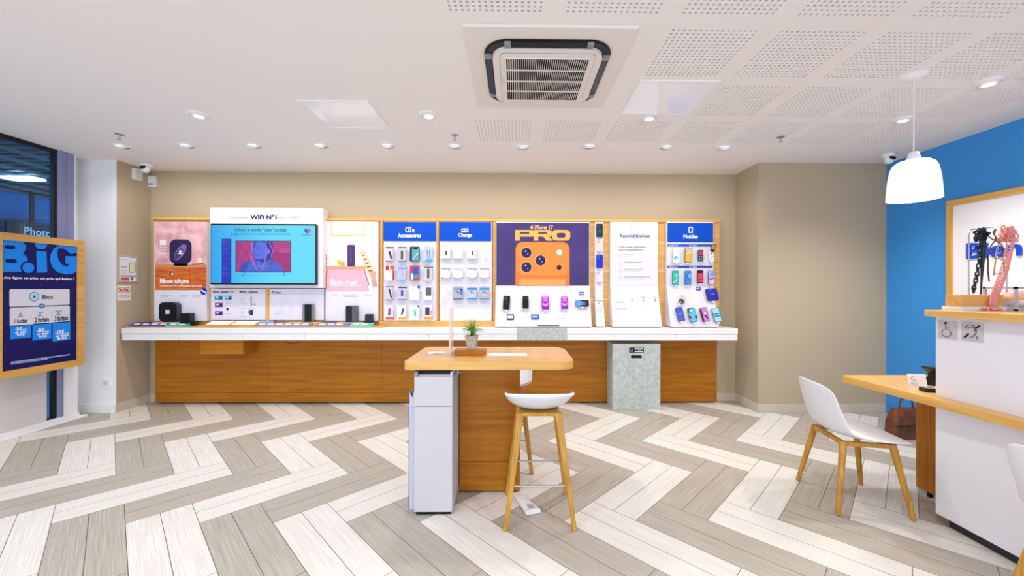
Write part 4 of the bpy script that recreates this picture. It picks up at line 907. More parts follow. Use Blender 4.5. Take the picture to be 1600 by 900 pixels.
# 10 Mobiles
t, p10, s10 = display('product_display', 'white phone display board under the blue Mobiles header', 'display board', 1041.5, 347, 1115, 447, slope=4.66)
g = head(t, p10, 'Mobiles', 1043, 348.5, 1114, 378.5, (1067.5, 366.5, 1090, 373))
g.rect(1075.5, 354.5, 1082, 364, PRW, 9); g.rect(1077, 356, 1080.5, 362.5, BBLUE, 10); g.build('header_sign', t)
g = G(p10)
for (x0, y0, x1, y1) in ((1043, 381.5, 1077.5, 385.5), (1079, 381.5, 1112, 385.5), (1043, 415, 1077.5, 419), (1079, 415, 1113, 419)):
    g.rect(x0, y0, x1, y1, mat('2A50B0'), 1); g.tx('SAMSUNG' if x0 < 1050 else 'DORO', x0+2.5, y0+1.2, x0+(16 if x0 < 1050 else 10), y0+3, PRW, 2, 0.02)
for x in (1046, 1062, 1082, 1098): g.scrib(x, 411, x+4, 0.6, GINK, 1); g.scrib(x, 445, x+4, 0.6, GINK, 1)
g.build('print', t)
ph = lambda *a, **k: phone(p10, *a, **k)
ph(1055, 399.5, 10.5, 23, 'D8D4D0', 'E4F6F2', 'white phone with a pale teal wave, first in the upper row of the mobile board', 0, deco=[('e', .45, .65, .35, .25, '4CC0C4'), ('l', .1, .8, .9, .6, 'A8E4E4', .012)])
ph(1073.5, 399, 10.5, 22.5, '403028', 'F0B838', 'yellow screened phone, second in the upper row of the mobile board', math.radians(-2), deco=[('r', .06, .04, .94, .2, 'C0C8E0'), ('l', .1, .4, .9, .3, 'F8D878', .02)])
ph(1092.5, 400, 8, 18, '2C3038', '40464E', 'keypad phone with a red screen on the mobile board', 0, deco=[('r', .12, .08, .88, .42, 'C84048'), ('r', .2, .55, .4, .65, 'A8ACB4'), ('r', .6, .55, .8, .65, 'A8ACB4'), ('r', .2, .75, .4, .85, 'A8ACB4'), ('r', .6, .75, .8, .85, 'A8ACB4')])
ph(1109.5, 401, 8, 17, 'E8E4E4', 'F0EEEE', 'white keypad flip phone with open lid at the right of the mobile board', math.radians(3), deco=[('r', .3, .2, .7, .32, '8088A0'), ('r', .2, .5, .35, .6, '9098A8'), ('r', .45, .5, .6, .6, '9098A8'), ('r', .7, .5, .85, .6, '9098A8'), ('r', .2, .7, .35, .8, '9098A8'), ('r', .45, .7, .6, .8, '9098A8')])
u, v = p10.hit(1111, 387); Ml = p10.M @ Matrix.Translation((u, v, 0.05)) @ Matrix.Rotation(math.radians(-12), 4, 'Z')
flip = [o for o in TH if o.get('label', '').startswith('white keypad flip')][0]
MB(Ml).prism(rrect(0.052, 0.075, 0.008, 3), 0, 0.008, mat('403028', 0.4)).prism(rrect(0.042, 0.055, 0.004, 3), 0.008, 0.009, mat('C88858', 0.3)).box(-0.02, 0.02, -0.055, -0.03, -0.012, 0.004, DARK).build('lid', flip)
ph(1053.5, 434, 9.5, 22, '303840', '20C0A8', 'teal screened phone, first in the lower row of the mobile board', 0, deco=[('e', .6, .35, .25, .35, '5CE0D0'), ('l', .2, .85, .8, .6, 'E0D8E0', .014)])
ph(1073, 434, 9.8, 21.5, '203050', '3A90E0', 'blue swirl screened phone, second in the lower row of the mobile board', 0, deco=[('e', .6, .4, .3, .5, '1C50B8'), ('e', .72, .38, .22, .4, '7CC4F0')])
ph(1092, 432.5, 9.6, 20.5, '38181C', '7A2028', 'phone with four red tiles on screen, third in the lower row', 0, deco=[('r', .15, .05, .85, .18, '281418'), ('r', .1, .25, .9, .43, 'E04858'), ('r', .1, .48, .9, .66, 'E04858'), ('r', .1, .71, .9, .9, 'E04858')])
ph(1109.5, 434, 9.8, 22, '302850', 'B0B8F0', 'lilac and pink screened phone, last in the lower row', 0, deco=[('r', .06, .6, .94, .95, 'F0B8D8'), ('l', .08, .65, .92, .52, '3038A0', .01), ('e', .6, .25, .2, .3, '7088E8')])
ps = lambda *a, **k: phone(s10, *a, **k)
ps(1061, 492, 11, 21.5, '0A1A60', '1440B8', 'dark blue phone, leftmost on the sloping shelf under the Mobiles board', math.radians(8), deco=[('l', .2, .5, .45, .42, '90B0F0', .006), ('l', .55, .5, .8, .42, '90B0F0', .006)])
ps(1080, 493, 12, 22, '183848', '48B8E0', 'sky blue phone with camera cluster, second on the sloping Mobiles shelf', math.radians(8), deco=[('r', .05, .04, .55, .32, '385060'), ('e', .4, .18, .16, .16, 'F0F4FF'), ('e', .15, .65, .16, .2, '8C2838'), ('e', .88, .68, .16, .22, '202838')])
ps(1099, 492.5, 11.5, 22, '301830', 'C878C8', 'pink and black phone, third on the sloping Mobiles shelf', math.radians(8), deco=[('l', .1, .1, .1, .95, '201020', .02), ('e', .55, .42, .14, .14, 'F4E8F8'), ('l', .55, .55, .75, .8, '401848', .02)])
ps(1117.5, 493, 11, 21.5, '285068', '90D8F4', 'pale blue phone, rightmost on the sloping Mobiles shelf', math.radians(8), deco=[('r', .1, .4, .9, .47, '1848A0'), ('r', .1, .56, .9, .63, '1848A0')])
# camera-like phone and tablet
t = ps(1063.5, 470, 8, 15, 'C8B8A8', 'D0C4B8', 'beige phone with a big round camera leaning above the shelf phones', math.radians(-32), deco=[('e', .55, .65, .5, .5, '201818'), ('e', .55, .65, .35, .35, '403430'), ('e', .5, .75, .12, .12, 'F0F0F0')])
ps(1110.5, 461.5, 18, 19, '0A0E48', '0A12A0', 'dark blue folding phone opened flat at the right of the Mobiles shelf', math.radians(5), deco=[('e', .55, .45, .16, .08, '3A70F0'), ('r', .4, .08, .46, .16, '80A0FF')])
tag_card(s10, 1087, 448.5, 1094.5, 453.5, '1C3CA0', '90B8F0', 'tiny blue price tag centred above the Mobiles shelf')
g = G(s10); g.rect(1091, 457, 1098, 473, mat('E4DCF8'), 0)
for y in (454, 457): g.scrib(1048, y, 1078, 0.7, mat('C0C4D0'), 0)
g.build('small_print', [o for o in TH if 'Mobiles header' in o.get('label', '')][0])

# ---------------------------------------------------------------- goods on the counter, left part
pb0, pb1 = W(195, 510, Y=4.62).x, W(596, 510, Y=4.62).x
pb0 = max(pb0, XL1+0.03)
ZP = zc_t+0.016
MB().box(pb0, pb1, 4.62, DP-0.035, zc_t, ZP, wood('x', 1)).build('display_plinth', label='thin wooden plinth board on the left part of the white counter', cat='shelf', bevel=0.002)
def flat_item(name, px0, px1, pyt, pyb, mats, lab, cat, y=None, z=ZP):
    y0 = W(px0, pyb, Z=z).y
    return y0
def strip(px0, px1, c, lab, y=4.645, dz=0.010, txt=True):
    a, b = W(px0, 505, Y=y).x, W(px1, 505, Y=y).x
    t = thing('leaflet_strip', lab, 'leaflet', ((a+b)/2, y+0.04, ZP), 0, 'information strips on the counter')
    M = Matrix.Translation((0, y, ZP))
    vs = [(a, 0, 0), (b, 0, 0), (b, 0.09, 0.0), (a, 0.09, 0), (a, 0, 0.006), (b, 0, 0.006), (b, 0.09, 0.036), (a, 0.09, 0.036)]
    MB(M).add(vs, [(0, 3, 2, 1), (4, 5, 6, 7), (0, 1, 5, 4), (1, 2, 6, 5), (2, 3, 7, 6), (3, 0, 4, 7)], mat(c, 0.3)).build('holder', t)
    sp = Pl((0, y, ZP+0.006), (1, 0, 0), (0, 0.09, 0.03)); g = G(sp); n = int((b-a)/0.1)
    for k in range(n):
        x = a+0.03+k*0.1; g.add([(x, 0.03, 0.001), (x+0.07, 0.03, 0.001), (x+0.07, 0.06, 0.001), (x, 0.06, 0.001)], [(0, 1, 2, 3)], PRW)
    g.build('print', t)
strip(200, 256, '2038A8', 'dark blue information strip at the left end of the counter'); strip(257, 291, '28C0CC', 'turquoise information strip in front of the black cube router')
strip(397, 484, '7C84C8', 'lilac information strip in front of the upright black router'); strip(492, 544, '7078C8', 'lilac blue strip below the pink poster board'); strip(545, 581, '58C8D4', 'turquoise strip below the pink poster board')
def block_(px0, px1, lab, y0=4.74, y1=4.80, h=0.04):
    a, b = W(px0, 500, Y=y0).x, W(px1, 500, Y=y0).x
    MB().box(a, b, y0-0.02, y1-0.005, ZP, ZP+h, wood('x', 3)).build('wooden_block', label=lab, cat='stand', bevel=0.002)
    return ZP+h
zb1 = block_(241, 281, 'wooden block under the black cube router'); zb2 = block_(449, 501, 'wooden block under the upright router with a silver side'); zb3 = block_(526, 567, 'wooden block under the dark tower router on the right')
def P3(px, z, y): return W(px, 480, Y=y).x
# cube router
x0, x1 = W(248, 480, Y=4.72).x, W(276, 480, Y=4.72).x; cx = (x0+x1)/2; w_ = x1-x0; h_ = 0.225
t = thing('router', 'black rounded cube router with a white logo on a wooden block', 'router', (cx, 4.75, zb1))
Mf = Matrix(((1, 0, 0, cx), (0, 0, -1, 4.722), (0, 1, 0, zb1+h_/2+0.008), (0, 0, 0, 1)))
MB(Mf).prism(rrect(w_, h_, 0.05, 8), -0.065, 0, mat('3C3E44', 0.4)).build('body', t, bevel=0.01)
MB(Mf).prism(rrect(w_*0.97, h_*0.97, 0.048, 8), 0, 0.004, mat('07070C', 0.3)).build('front', t)
MB(Mf).prism(rrect(0.048, 0.05, 0.006, 3), 0.004, 0.0055, mat('D4D6E2', 0.4)).build('logo', t)
MB().box(cx-0.06, cx+0.06, 4.73, 4.78, zb1, zb1+0.014, BLACK).build('foot', t)
def dev(px0, px1, h, y, depth, z, mfront, mside, lab, name='router', cat='router', split=None):
    a, b = W(px0, 480, Y=y).x, W(px1, 480, Y=y).x
    t = thing(name, lab, cat, ((a+b)/2, y+depth/2, z))
    MB().box(a, b, y, y+depth, z+0.004, z+h, mside).build('body', t, bevel=0.006)
    s0, s1 = split or (0.0, 1.0)
    MB().box(a+(b-a)*s0+0.002, a+(b-a)*s1-0.002, y-0.003, y, z+0.008, z+h-0.004, mfront).build('front', t, bevel=0.002)
    MB().box(a+0.006, b-0.006, y+0.004, y+depth-0.004, z, z+0.005, BLACK).build('foot', t)
    return t
dev(281, 297, 0.145, 4.70, 0.07, ZP, mat('141419', 0.3), mat('2A2A30', 0.35), 'small black upright box right of the cube router', 'repeater', 'wifi repeater')
dev(297.5, 305.5, 0.055, 4.70, 0.05, ZP, mat('141419', 0.3), mat('2A2A30', 0.35), 'tiny black box at the foot of the small black repeater', 'decoder', 'decoder')
dev(215, 240.5, 0.036, 4.68+0.04, 0.08, ZP, mat('08080A', 0.4), BLACK, 'flat black decoder lying left of the cube router', 'decoder', 'decoder')
dev(472, 487, 0.215, 4.725, 0.06, zb2, mat('060608', 0.25), mat('8A8A90', 0.3, 0.4), 'upright black router with a silver left side under the television', split=(0.25, 1.0))
dev(501.5, 528, 0.022, 4.70, 0.10, ZP, mat('08080A', 0.4), BLACK, 'flat black decoder lying right of the upright router', 'decoder', 'decoder')
dev(540, 557, 0.195, 4.725, 0.06, zb3, mat('0A0A0E', 0.25), mat('5A5A64', 0.3, 0.3), 'dark grey tower router in front of the pink poster board', split=(0.0, 0.6))
dev(570, 581.5, 0.135, 4.73, 0.06, ZP, mat('141418', 0.3), mat('28282E', 0.35), 'small black upright box at the right end of the plinth', 'repeater', 'wifi repeater')
def tray(px0, px1, lab):
    y0 = 4.64; a, b = W(px0, 506, Y=y0).x, W(px1, 506, Y=y0).x
    t = thing('menu_tray', lab, 'tray', ((a+b)/2, y0+0.06, ZP))
    M = Matrix.Translation((0, y0, ZP)) ; sp = Matrix.Rotation(math.radians(17), 4, 'X')
    MB(M @ Matrix.Translation((0, 0, 0.0)) ).box(a, b, 0.0, 0.03, 0, 0.006, wood('x', 1)).box(a, b, 0.11, 0.125, 0, 0.030, wood('x', 1)).build('stand', t)
    MB(M @ Matrix.Translation((0, 0, 0.006)) @ sp).box(a-0.004, b+0.004, 0, 0.13, 0, 0.008, wood('x', 1)).build('board', t, bevel=0.002)
    MB(M @ Matrix.Translation((0, 0, 0.006)) @ sp).box(a+0.012, b-0.012, 0.012, 0.118, 0.008, 0.009, PRW).build('sheet', t)
tray(319, 357, 'left of two slanted wooden trays holding a white sheet'); tray(359, 397, 'right of two slanted wooden trays holding a white sheet')
a, b = W(405, 494, Y=4.76).x, W(426, 494, Y=4.76).x
MB().box(a, b, 4.755, 4.785, ZP, ZP+0.055, mat('A4C8DC', 0.3)).build('small_box', label='pale blue small box below the gaming board', cat='box', bevel=0.003)

# ---------------------------------------------------------------- centre table
ZT = 0.95
ft, bt = W(760, 566, Z=ZT).y, W(760, 542, Z=ZT).y
tx0, tx1 = W(628, 567, Z=ZT).x, W(900, 567, Z=ZT).x
t = thing('standing_table', 'wooden standing table with rounded corners in the middle of the shop', 'table', ((tx0+tx1)/2, (ft+bt)/2, 0))
W1X = wood('x', 1)
def corner(cx, cy, r, a0, a1, n=8): return [(cx+r*math.cos(math.radians(a0+(a1-a0)*k/n)), cy+r*math.sin(math.radians(a0+(a1-a0)*k/n))) for k in range(n+1)]
pts = corner(tx1-0.13, bt-0.13, 0.13, 0, 90)+corner(tx0+0.05, bt-0.05, 0.05, 90, 180)+corner(tx0+0.04, ft+0.04, 0.04, 180, 270)+corner(tx1-0.10, ft+0.10, 0.10, -90, 0)
MB().prism(pts, ZT-0.048, ZT, W1X).build('tabletop', t, bevel=0.003)
Yw = 2.745; wxa, wxb = W(706.5, 700, Y=2.475).x+0.008, W(812.5, 700, Y=Yw).x
MB().box(wxa, wxb, Yw, 3.0, 0.215, ZT-0.048, WX).build('pedestal', t, bevel=0.002)
MB().box(wxa, wxb, Yw, 3.0, 0.012, 0.211, WX).build('plinth', t, bevel=0.002)
x0, x1 = W(760, 552, Z=ZT).x, W(823, 552, Z=ZT).x; ya, yb_ = W(760, 556, Z=ZT).y, W(760, 551.5, Z=ZT).y
MB().box(x0-0.02, x1, ya, yb_, ZT, ZT+0.0008, mat('FAF7F4', 0.35)).build('table_strip', label='thin white paper strip lying on the standing table', cat='paper')
# white cabinet under the table
Yq = 2.475; qa, qb = W(647, 700, Y=Yq).x, W(706.5, 700, Y=Yq).x; zt_ = 0.888
t = thing('printer_cabinet', 'narrow tall white cabinet under the left end of the standing table', 'cabinet', ((qa+qb)/2, Yq+0.17, 0))
PC = mat('CBCAD0', 0.45, name='cabinet_white'); zsm = W(680, 635, Y=Yq).z; yq2 = Yq+0.335
MB().box(qa, qb, Yq+0.018, yq2, 0.02, zt_-0.02, PC).build('carcass', t, bevel=0.002)
MB().box(qa, qb, Yq, Yq+0.017, 0.02, zsm-0.002, PC).build('door', t, bevel=0.002)
MB().box(qa, qb, Yq, Yq+0.017, zsm+0.002, zt_-0.03, PC).build('drawer_front', t, bevel=0.002)
MB().box(qa, qa+0.02, Yq, yq2, zt_-0.03, zt_, GREY).box(qb-0.012, qb, Yq, yq2, zt_-0.03, zt_, PC).box(qa+0.02, qb-0.012, Yq+0.05, yq2, zt_-0.03, zt_-0.004, BLACK).build('slot_surround', t)
MB().box(qb, qb+0.006, Yq+0.25, Yq+0.285, zt_-0.07, zt_-0.005, STEEL).tube([(qb+0.006, Yq+0.26, zt_-0.06), (qb+0.02, Yq+0.262, zt_-0.06), (qb+0.03, Yq+0.262, zt_-0.03)], 0.003, STEEL).build('hook', t)
MB().box(qa+0.01, qb-0.01, Yq+0.01, yq2-0.01, 0.0, 0.02, BLACK).build('base', t)
# white side pocket
Mx = 0.0
xs0 = W(638.5, 800, Y=Yq+0.03).x
t = thing('side_holder', 'slim white open-topped holder standing left of the white cabinet', 'holder', ((xs0+qa)/2, Yq+0.15, 0))
HW = mat('C6C6D8', 0.4, name='holder_white'); y1 = Yq+0.03; y2 = Yq+0.25; hz = 0.81
m = MB().box(xs0, xs0+0.003, y1, y2, 0.02, hz-0.06, HW).box(qa-0.006, qa-0.003, y1, y2, 0.02, hz, HW).box(xs0, qa-0.003, y2-0.003, y2, 0.02, hz+0.03, HW)
m.add([(xs0, y1, 0.02), (qa-0.003, y1, 0.02), (qa-0.003, y1, hz-0.03), ((xs0+qa)/2, y1, hz-0.09), (xs0, y1, hz-0.05), (xs0, y1+0.003, 0.02), (qa-0.003, y1+0.003, 0.02), (qa-0.003, y1+0.003, hz-0.03), ((xs0+qa)/2, y1+0.003, hz-0.09), (xs0, y1+0.003, hz-0.05)], [(0, 1, 2, 3, 4), (9, 8, 7, 6, 5), (2, 7, 8, 3), (3, 8, 9, 4)], HW)
m.box(xs0, qa-0.003, y1, y2, 0.0, 0.02, mat('9A9AAA', 0.5)); m.build('pocket', t)
MB().lathe([(0, 0), (0.004, 0), (0.004, 0.003), (0, 0.003)], STEEL, 12, Matrix.Translation(((xs0+qa)/2+0.004, y1, 0.66)) @ Matrix.Rotation(PI/2, 4, 'X')).build('rivet', t)
# objects on table
bxa, bxb = W(709.5, 556, Z=ZT).x, W(759, 556, Z=ZT).x; byf = W(735, 556, Z=ZT).y; zk = ZT+0.038
MB().box(bxa, bxb, byf, byf+0.10, ZT, zk, wood('x')).build('wooden_riser', label='low wooden block on the standing table beneath the potted plant', cat='stand', bevel=0.002)
pc = W(737, 545, Z=zk); pcx, pcy = pc.x, byf+0.05
t = thing('potted_plant', 'small spiky green plant in a pale grey pot on the standing table', 'plant', (pcx, pcy, zk))
potm = noise_mat('pale_grey_pot', 'A8988C', 'CFC3B8', (1, 1, 1), 40, 5, 0.7, 0.3, 0.7, c3='BBAEA2')
m = MB(); T = Matrix.Translation((pcx, pcy, zk))
m.lathe([(0, 0), (0.032, 0), (0.034, 0.004), (0.047, 0.088), (0.049, 0.093), (0.045, 0.095), (0.042, 0.082), (0, 0.080)], potm, 8, T, smooth=False); m.build('pot', t)
MB().lathe([(0, 0.084), (0.043, 0.082)], mat('4A3A28', 0.9), 12, T).build('soil', t)
m = MB()
for s_ in (-1, 1): m.tube([(s_*0.028, -0.0395, 0.088), (0, -0.038, 0.045), (-s_*0.012, -0.0345, 0.004)], 0.0012, mat('7A6C5C'), 5, M=T)
m.build('twine', t)
m = MB(); GN = noise_mat('leaf_green', '2E6A12', '8CC83C', (1, 1, 1), 25, 3, 0.45, 0.3, 0.7, c3='5A9C20')
m.tube([(0, 0, 0.08), (0.002, 0, 0.11), (0.0, 0, 0.15)], 0.007, mat('3A2C18'), 8, M=T)
rnd = random.Random(3)
for (bx_, bz_, n_, L_) in ((0.0, 0.125, 46, 0.10), (0.012, 0.10, 26, 0.075)):
    for k in range(n_):
        az = rnd.uniform(0, 2*PI); el = rnd.uniform(0.15, 1.45); L = L_*rnd.uniform(0.7, 1.1); w_ = 0.0038; d = Vector((math.cos(az)*math.cos(el), math.sin(az)*math.cos(el), math.sin(el)))
        s_ = d.cross(Vector((0, 0, 1))).normalized(); up = s_.cross(d); b_ = Vector((bx_, 0, bz_)); vs = []
        for j in range(6):
            f = j/5; c_ = b_+d*L*f-Vector((0, 0, 1))*L*0.35*f*f*math.cos(el); ww = w_*(1-f**1.6)+0.0002
            vs += [c_-s_*ww+up*0.0008, c_-up*0.0012, c_+s_*ww+up*0.0008]
        m.add(vs, [q for j in range(5) for q in ((3*j, 3*j+1, 3*j+4, 3*j+3), (3*j+1, 3*j+2, 3*j+5, 3*j+4))], GN, True, T)
m.build('foliage', t, solid=0.0008)
# acrylic sheet and papers
AC = glass('acrylic', (0.97, 0.95, 0.96)); ac0 = W(702, 556, Z=ZT); 
t = thing('acrylic_stand', 'clear upright acrylic sign holder standing edge-on on the table', 'sign holder', (ac0.x, ac0.y+0.1, ZT))
zz = W(702, 483, Y=ac0.y).z
AM = bpy.data.materials.new('frosted_acrylic'); AM.use_nodes = True; nt = AM.node_tree; b = nt.nodes['Principled BSDF']; b.inputs['Base Color'].default_value = (0.95, 0.80, 0.72, 1); b.inputs['Roughness'].default_value = 0.3; b.inputs['Alpha'].default_value = 0.38
MB().box(ac0.x-0.004, ac0.x+0.012, ac0.y, ac0.y+0.004, ZT+0.003, zz, AM).build('front_edge', t)
MB().add([(ac0.x-0.004, ac0.y+0.004, ZT+0.003), (ac0.x-0.004, ac0.y+0.2, ZT+0.003), (ac0.x-0.004, ac0.y+0.2, zz), (ac0.x-0.004, ac0.y+0.004, zz)], [(0, 1, 2, 3)], AM).build('panel', t, solid=0.002)
MB().box(ac0.x-0.02, ac0.x+0.03, ac0.y-0.0, ac0.y+0.2, ZT, ZT+0.003, AM).build('base', t)
pp = W(682, 552.5, Z=ZT)
t = thing('paper_pile', 'few white leaflets lying beside the acrylic holder', 'leaflet', (pp.x, pp.y, ZT))
for k, (dx_, dy_, r_) in enumerate(((-0.01, 0.05, 0.2), (0.015, 0.02, -0.25), (0.0, 0.0, 0.5))):
    MB(Matrix.Translation((pp.x+dx_, pp.y+dy_, ZT+0.0004+0.0008*k)) @ Matrix.Rotation(r_, 4, 'Z')).box(-0.06, 0.045, -0.03, 0.03, 0, 0.0006, mat(['F0F0F4', 'F6F2F0', 'DADCE6'][k], 0.5)).build('sheet', t)
MB(Matrix.Translation((pp.x, pp.y, ZT+0.003)) @ Matrix.Rotation(0.5, 4, 'Z')).box(-0.02, 0.02, -0.012, 0.012, 0, 0.0005, mat('7A8C98', 0.5)).build('print', t)
# floor device
a = W(822, 806, Z=0); b = W(845, 803, Z=0); c_ = W(800, 772, Z=0); d_ = W(812, 771, Z=0)
m = MB(); h0, h1 = 0.03, 0.012
vs = [(a.x, a.y, 0.002), (b.x, b.y, 0.002), (d_.x, d_.y, 0.002), (c_.x, c_.y, 0.002), (a.x, a.y, h0), (b.x, b.y, h0), (d_.x, d_.y, h1), (c_.x, c_.y, h1)]
m.add(vs, [(0, 3, 2, 1), (4, 5, 6, 7), (0, 1, 5, 4), (1, 2, 6, 5), (2, 3, 7, 6), (3, 0, 4, 7)], PLWHITE)
t = thing('power_strip', 'long white plastic power block lying on the floor under the stool', 'power strip', (a.x, a.y, 0)); m.build('housing', t, bevel=0.004)
m = MB(); e = (b-a).normalized(); f_ = (c_-a).normalized()
for k in range(5):
    o_ = a+(b-a)*0.5+f_*(0.03+0.014*k); m.box(-0.02, 0.02, -0.002, 0.002, 0, 0.001, GREY, M=Matrix.Translation((o_.x, o_.y, h0+0.0005-0.0016*k)) @ Matrix.Rotation(math.atan2(e.y, e.x), 4, 'Z'))
m.build('ribs', t)

# ---------------------------------------------------------------- bar stools
OAK = noise_mat('oak', 'A87420', 'D09C40', (14, 14, 1.2), 3, 5, 0.4, 0.3, 0.7, c3='BE8A30', distort=0.5)
SHELL = mat('E6E6EA', 0.4, name='white_shell')
def make_stool():
    t = thing('bar_stool', 'x', 'stool', local=True)
    # scooped seat: back rim at -Y, open front at +Y
    m = MB(); NU, NV = 28, 16; vs = []; HWD = 0.205
    for i in range(NU+1):
        u = -1+2*i/NU
        for j in range(NV+1):
            v = -1+2*j/NV
            th = u*PI/2*0.985; x = HWD*math.sin(th)*(1-0.05*(v > 0)*v); bowl = 0.125*(1-math.cos(th)**1.0) if True else 0
            rimb = 0.0
            vv = v; prof = 0.125*max(0.0, -v)**2.2
            y = 0.165*v*(1-0.14*u*u)-0.01
            z = 0.655+max(bowl, 0)+prof
            q_ = min(1.0, max(0.0, (v+0.75)/1.75)); q_ = q_*q_*(3-2*q_); z = 0.655+0.125*(1-(1-(bowl/0.125)*(1-0.62*q_))*(1-(prof/0.125)))
            if v > 0: z -= 0.010*v*v
            vs.append((x, y, z))
    fs = [(i*(NV+1)+j, (i+1)*(NV+1)+j, (i+1)*(NV+1)+j+1, i*(NV+1)+j+1) for i in range(NU) for j in range(NV)]
    m.add(vs, fs, SHELL, True); m.build('seat', t, solid=0.011)
    MB().prism(rrect(0.24, 0.24, 0.03), 0.636, 0.654, OAK).build('seat_frame', t, bevel=0.003)
    feet = [(-0.2, -0.205), (0.2, -0.205), (-0.2, 0.205), (0.2, 0.205)]
    for (fx, fy) in feet:
        sx_, sy_ = (1 if fx > 0 else -1), (1 if fy > 0 else -1)
        top = Vector((sx_*0.115, sy_*0.105, 0.655)); bot = Vector((fx, fy, 0.0))
        m = MB(); vs = []
        for (c0, hw) in ((bot, 0.0135), (bot.lerp(top, 0.7), 0.019), (top, 0.021)):
            for (a_, b_) in ((-1, -1), (1, -1), (1, 1), (-1, 1)): vs.append((c0.x+a_*hw, c0.y+b_*hw, c0.z))
        m.add(vs, [(3, 2, 1, 0), (8, 9, 10, 11)]+[(4*r+k, 4*r+(k+1) % 4, 4*r+4+(k+1) % 4, 4*r+4+k) for r in range(2) for k in range(4)], OAK)
        m.build('leg', t, bevel=0.004)
    at = lambda sx_, sy_, z: (sx_*(0.2-(0.085)*z/0.655), sy_*(0.205-0.10*z/0.655), z)
    MB().tube([at(-1, -1, 0.24), at(1, -1, 0.24)], 0.006, STEEL).build('footrest', t)
    MB().tube([at(-1, 1, 0.24), at(1, 1, 0.24)], 0.006, STEEL).build('footrest', t)
    MB().tube([at(-1, -1, 0.265), at(-1, 1, 0.265)], 0.006, STEEL).build('footrest', t)
    MB().tube([at(1, -1, 0.265), at(1, 1, 0.265)], 0.006, STEEL).build('footrest', t)
    return t
st = make_stool()
f1, f2 = W(791, 829, Z=0), W(897, 829, Z=0)
st.location = ((f1.x+f2.x)/2, f1.y+0.205, 0); st['label'] = 'white bar stool with oak legs in front of the standing table'; st['group'] = 'white bar stools'
f3 = W(831, 741, Z=0)
dup(st, (f3.x-0.2, f3.y+0.205+0.0, 0), PI, 'white bar stool mostly hidden behind the standing table pedestal')

# ---------------------------------------------------------------- shell chairs
def make_chair():
    t = thing('shell_chair', 'x', 'chair', local=True)
    pr = [(-0.262, 0.795), (-0.258, 0.74), (-0.247, 0.67), (-0.232, 0.60), (-0.213, 0.54), (-0.185, 0.49), (-0.14, 0.462), (-0.08, 0.452), (0.0, 0.447), (0.08, 0.446), (0.16, 0.450), (0.215, 0.452), (0.248, 0.443)]
    hw = [0.185, 0.203, 0.210, 0.212, 0.218, 0.222, 0.226, 0.232, 0.236, 0.238, 0.232, 0.218, 0.185]
    cv = [0.03, 0.04, 0.05, 0.06, 0.065, 0.055, 0.045, 0.035, 0.028, 0.022, 0.016, 0.010, 0.004]
    m = MB(); NT = 16; vs = []; n = len(pr)
    for i in range(n):
        a_ = Vector(pr[max(i-1, 0)]); b_ = Vector(pr[min(i+1, n-1)]); d = (b_-a_).normalized(); nrm = Vector((-d.y, d.x)); 
        if nrm.y < 0 and i > 6: nrm = -nrm
        if nrm.x < 0 and i <= 6: nrm = -nrm
        for j in range(NT+1):
            tt = -1+2*j/NT; k = cv[i]*abs(tt)**2.4
            corner_ = 0.0
            if i == 0: corner_ = -0.035*abs(tt)**4
            if i == n-1: corner_ = -0.03*abs(tt)**4
            x = pr[i][0]+nrm.x*k+(corner_ if i == n-1 else 0); z = pr[i][1]+nrm.y*k+(corner_ if i == 0 else 0)
            vs.append((x, hw[i]*tt, z))
    fs = [(i*(NT+1)+j, i*(NT+1)+j+1, (i+1)*(NT+1)+j+1, (i+1)*(NT+1)+j) for i in range(n-1) for j in range(NT)]
    m.add(vs, fs, SHELL, True); m.build('shell', t, solid=0.009, sub=1)
    fr_ = MB(); zt = 0.425
    c4 = {(-1, -1): (-0.14, -0.15), (-1, 1): (-0.14, 0.15), (1, -1): (0.13, -0.165), (1, 1): (0.13, 0.165)}
    for (p, q) in (((-1, -1), (-1, 1)), ((1, -1), (1, 1)), ((-1, -1), (1, -1)), ((-1, 1), (1, 1))):
        a_, b_ = c4[p], c4[q]; fr_.tube([(a_[0], a_[1], zt), (b_[0], b_[1], zt)], 0.019, OAK, 4)
    fr_.build('seat_frame', t, bevel=0.003)
    for (k, foot) in (((-1, -1), (-0.215, -0.225)), ((-1, 1), (-0.215, 0.225)), ((1, -1), (0.205, -0.225)), ((1, 1), (0.205, 0.225))):
        a_ = c4[k]; top = Vector((a_[0], a_[1], 0.435)); bot = Vector((foot[0], foot[1], 0.0))
        MB().tube([bot+Vector((0, 0, 0.003)), bot.lerp(top, 0.02)+Vector((0, 0, 0.002)), bot.lerp(top, 0.6), top], [0.012, 0.0145, 0.018, 0.021], OAK, 14).build('leg', t)
    return t
ch = make_chair()
A, B, Cc, D = W(1250, 751, Z=0), W(1313, 806, Z=0), W(1428, 814, Z=0), W(1343, 757, Z=0)
mid = (A+B+Cc+D)/4; dv = (Cc+D)/2-(A+B)/2
ch.location = (mid.x, mid.y, 0); ch.rotation_euler = (0, 0, math.atan2(dv.y, dv.x)); ch['label'] = 'white shell chair with oak legs pulled up to the wooden desk end'; ch['group'] = 'white shell chairs'
dup(ch, (2.27, 1.43, 0), math.radians(-4), 'white shell chair cut off by the right edge beside the white counter')

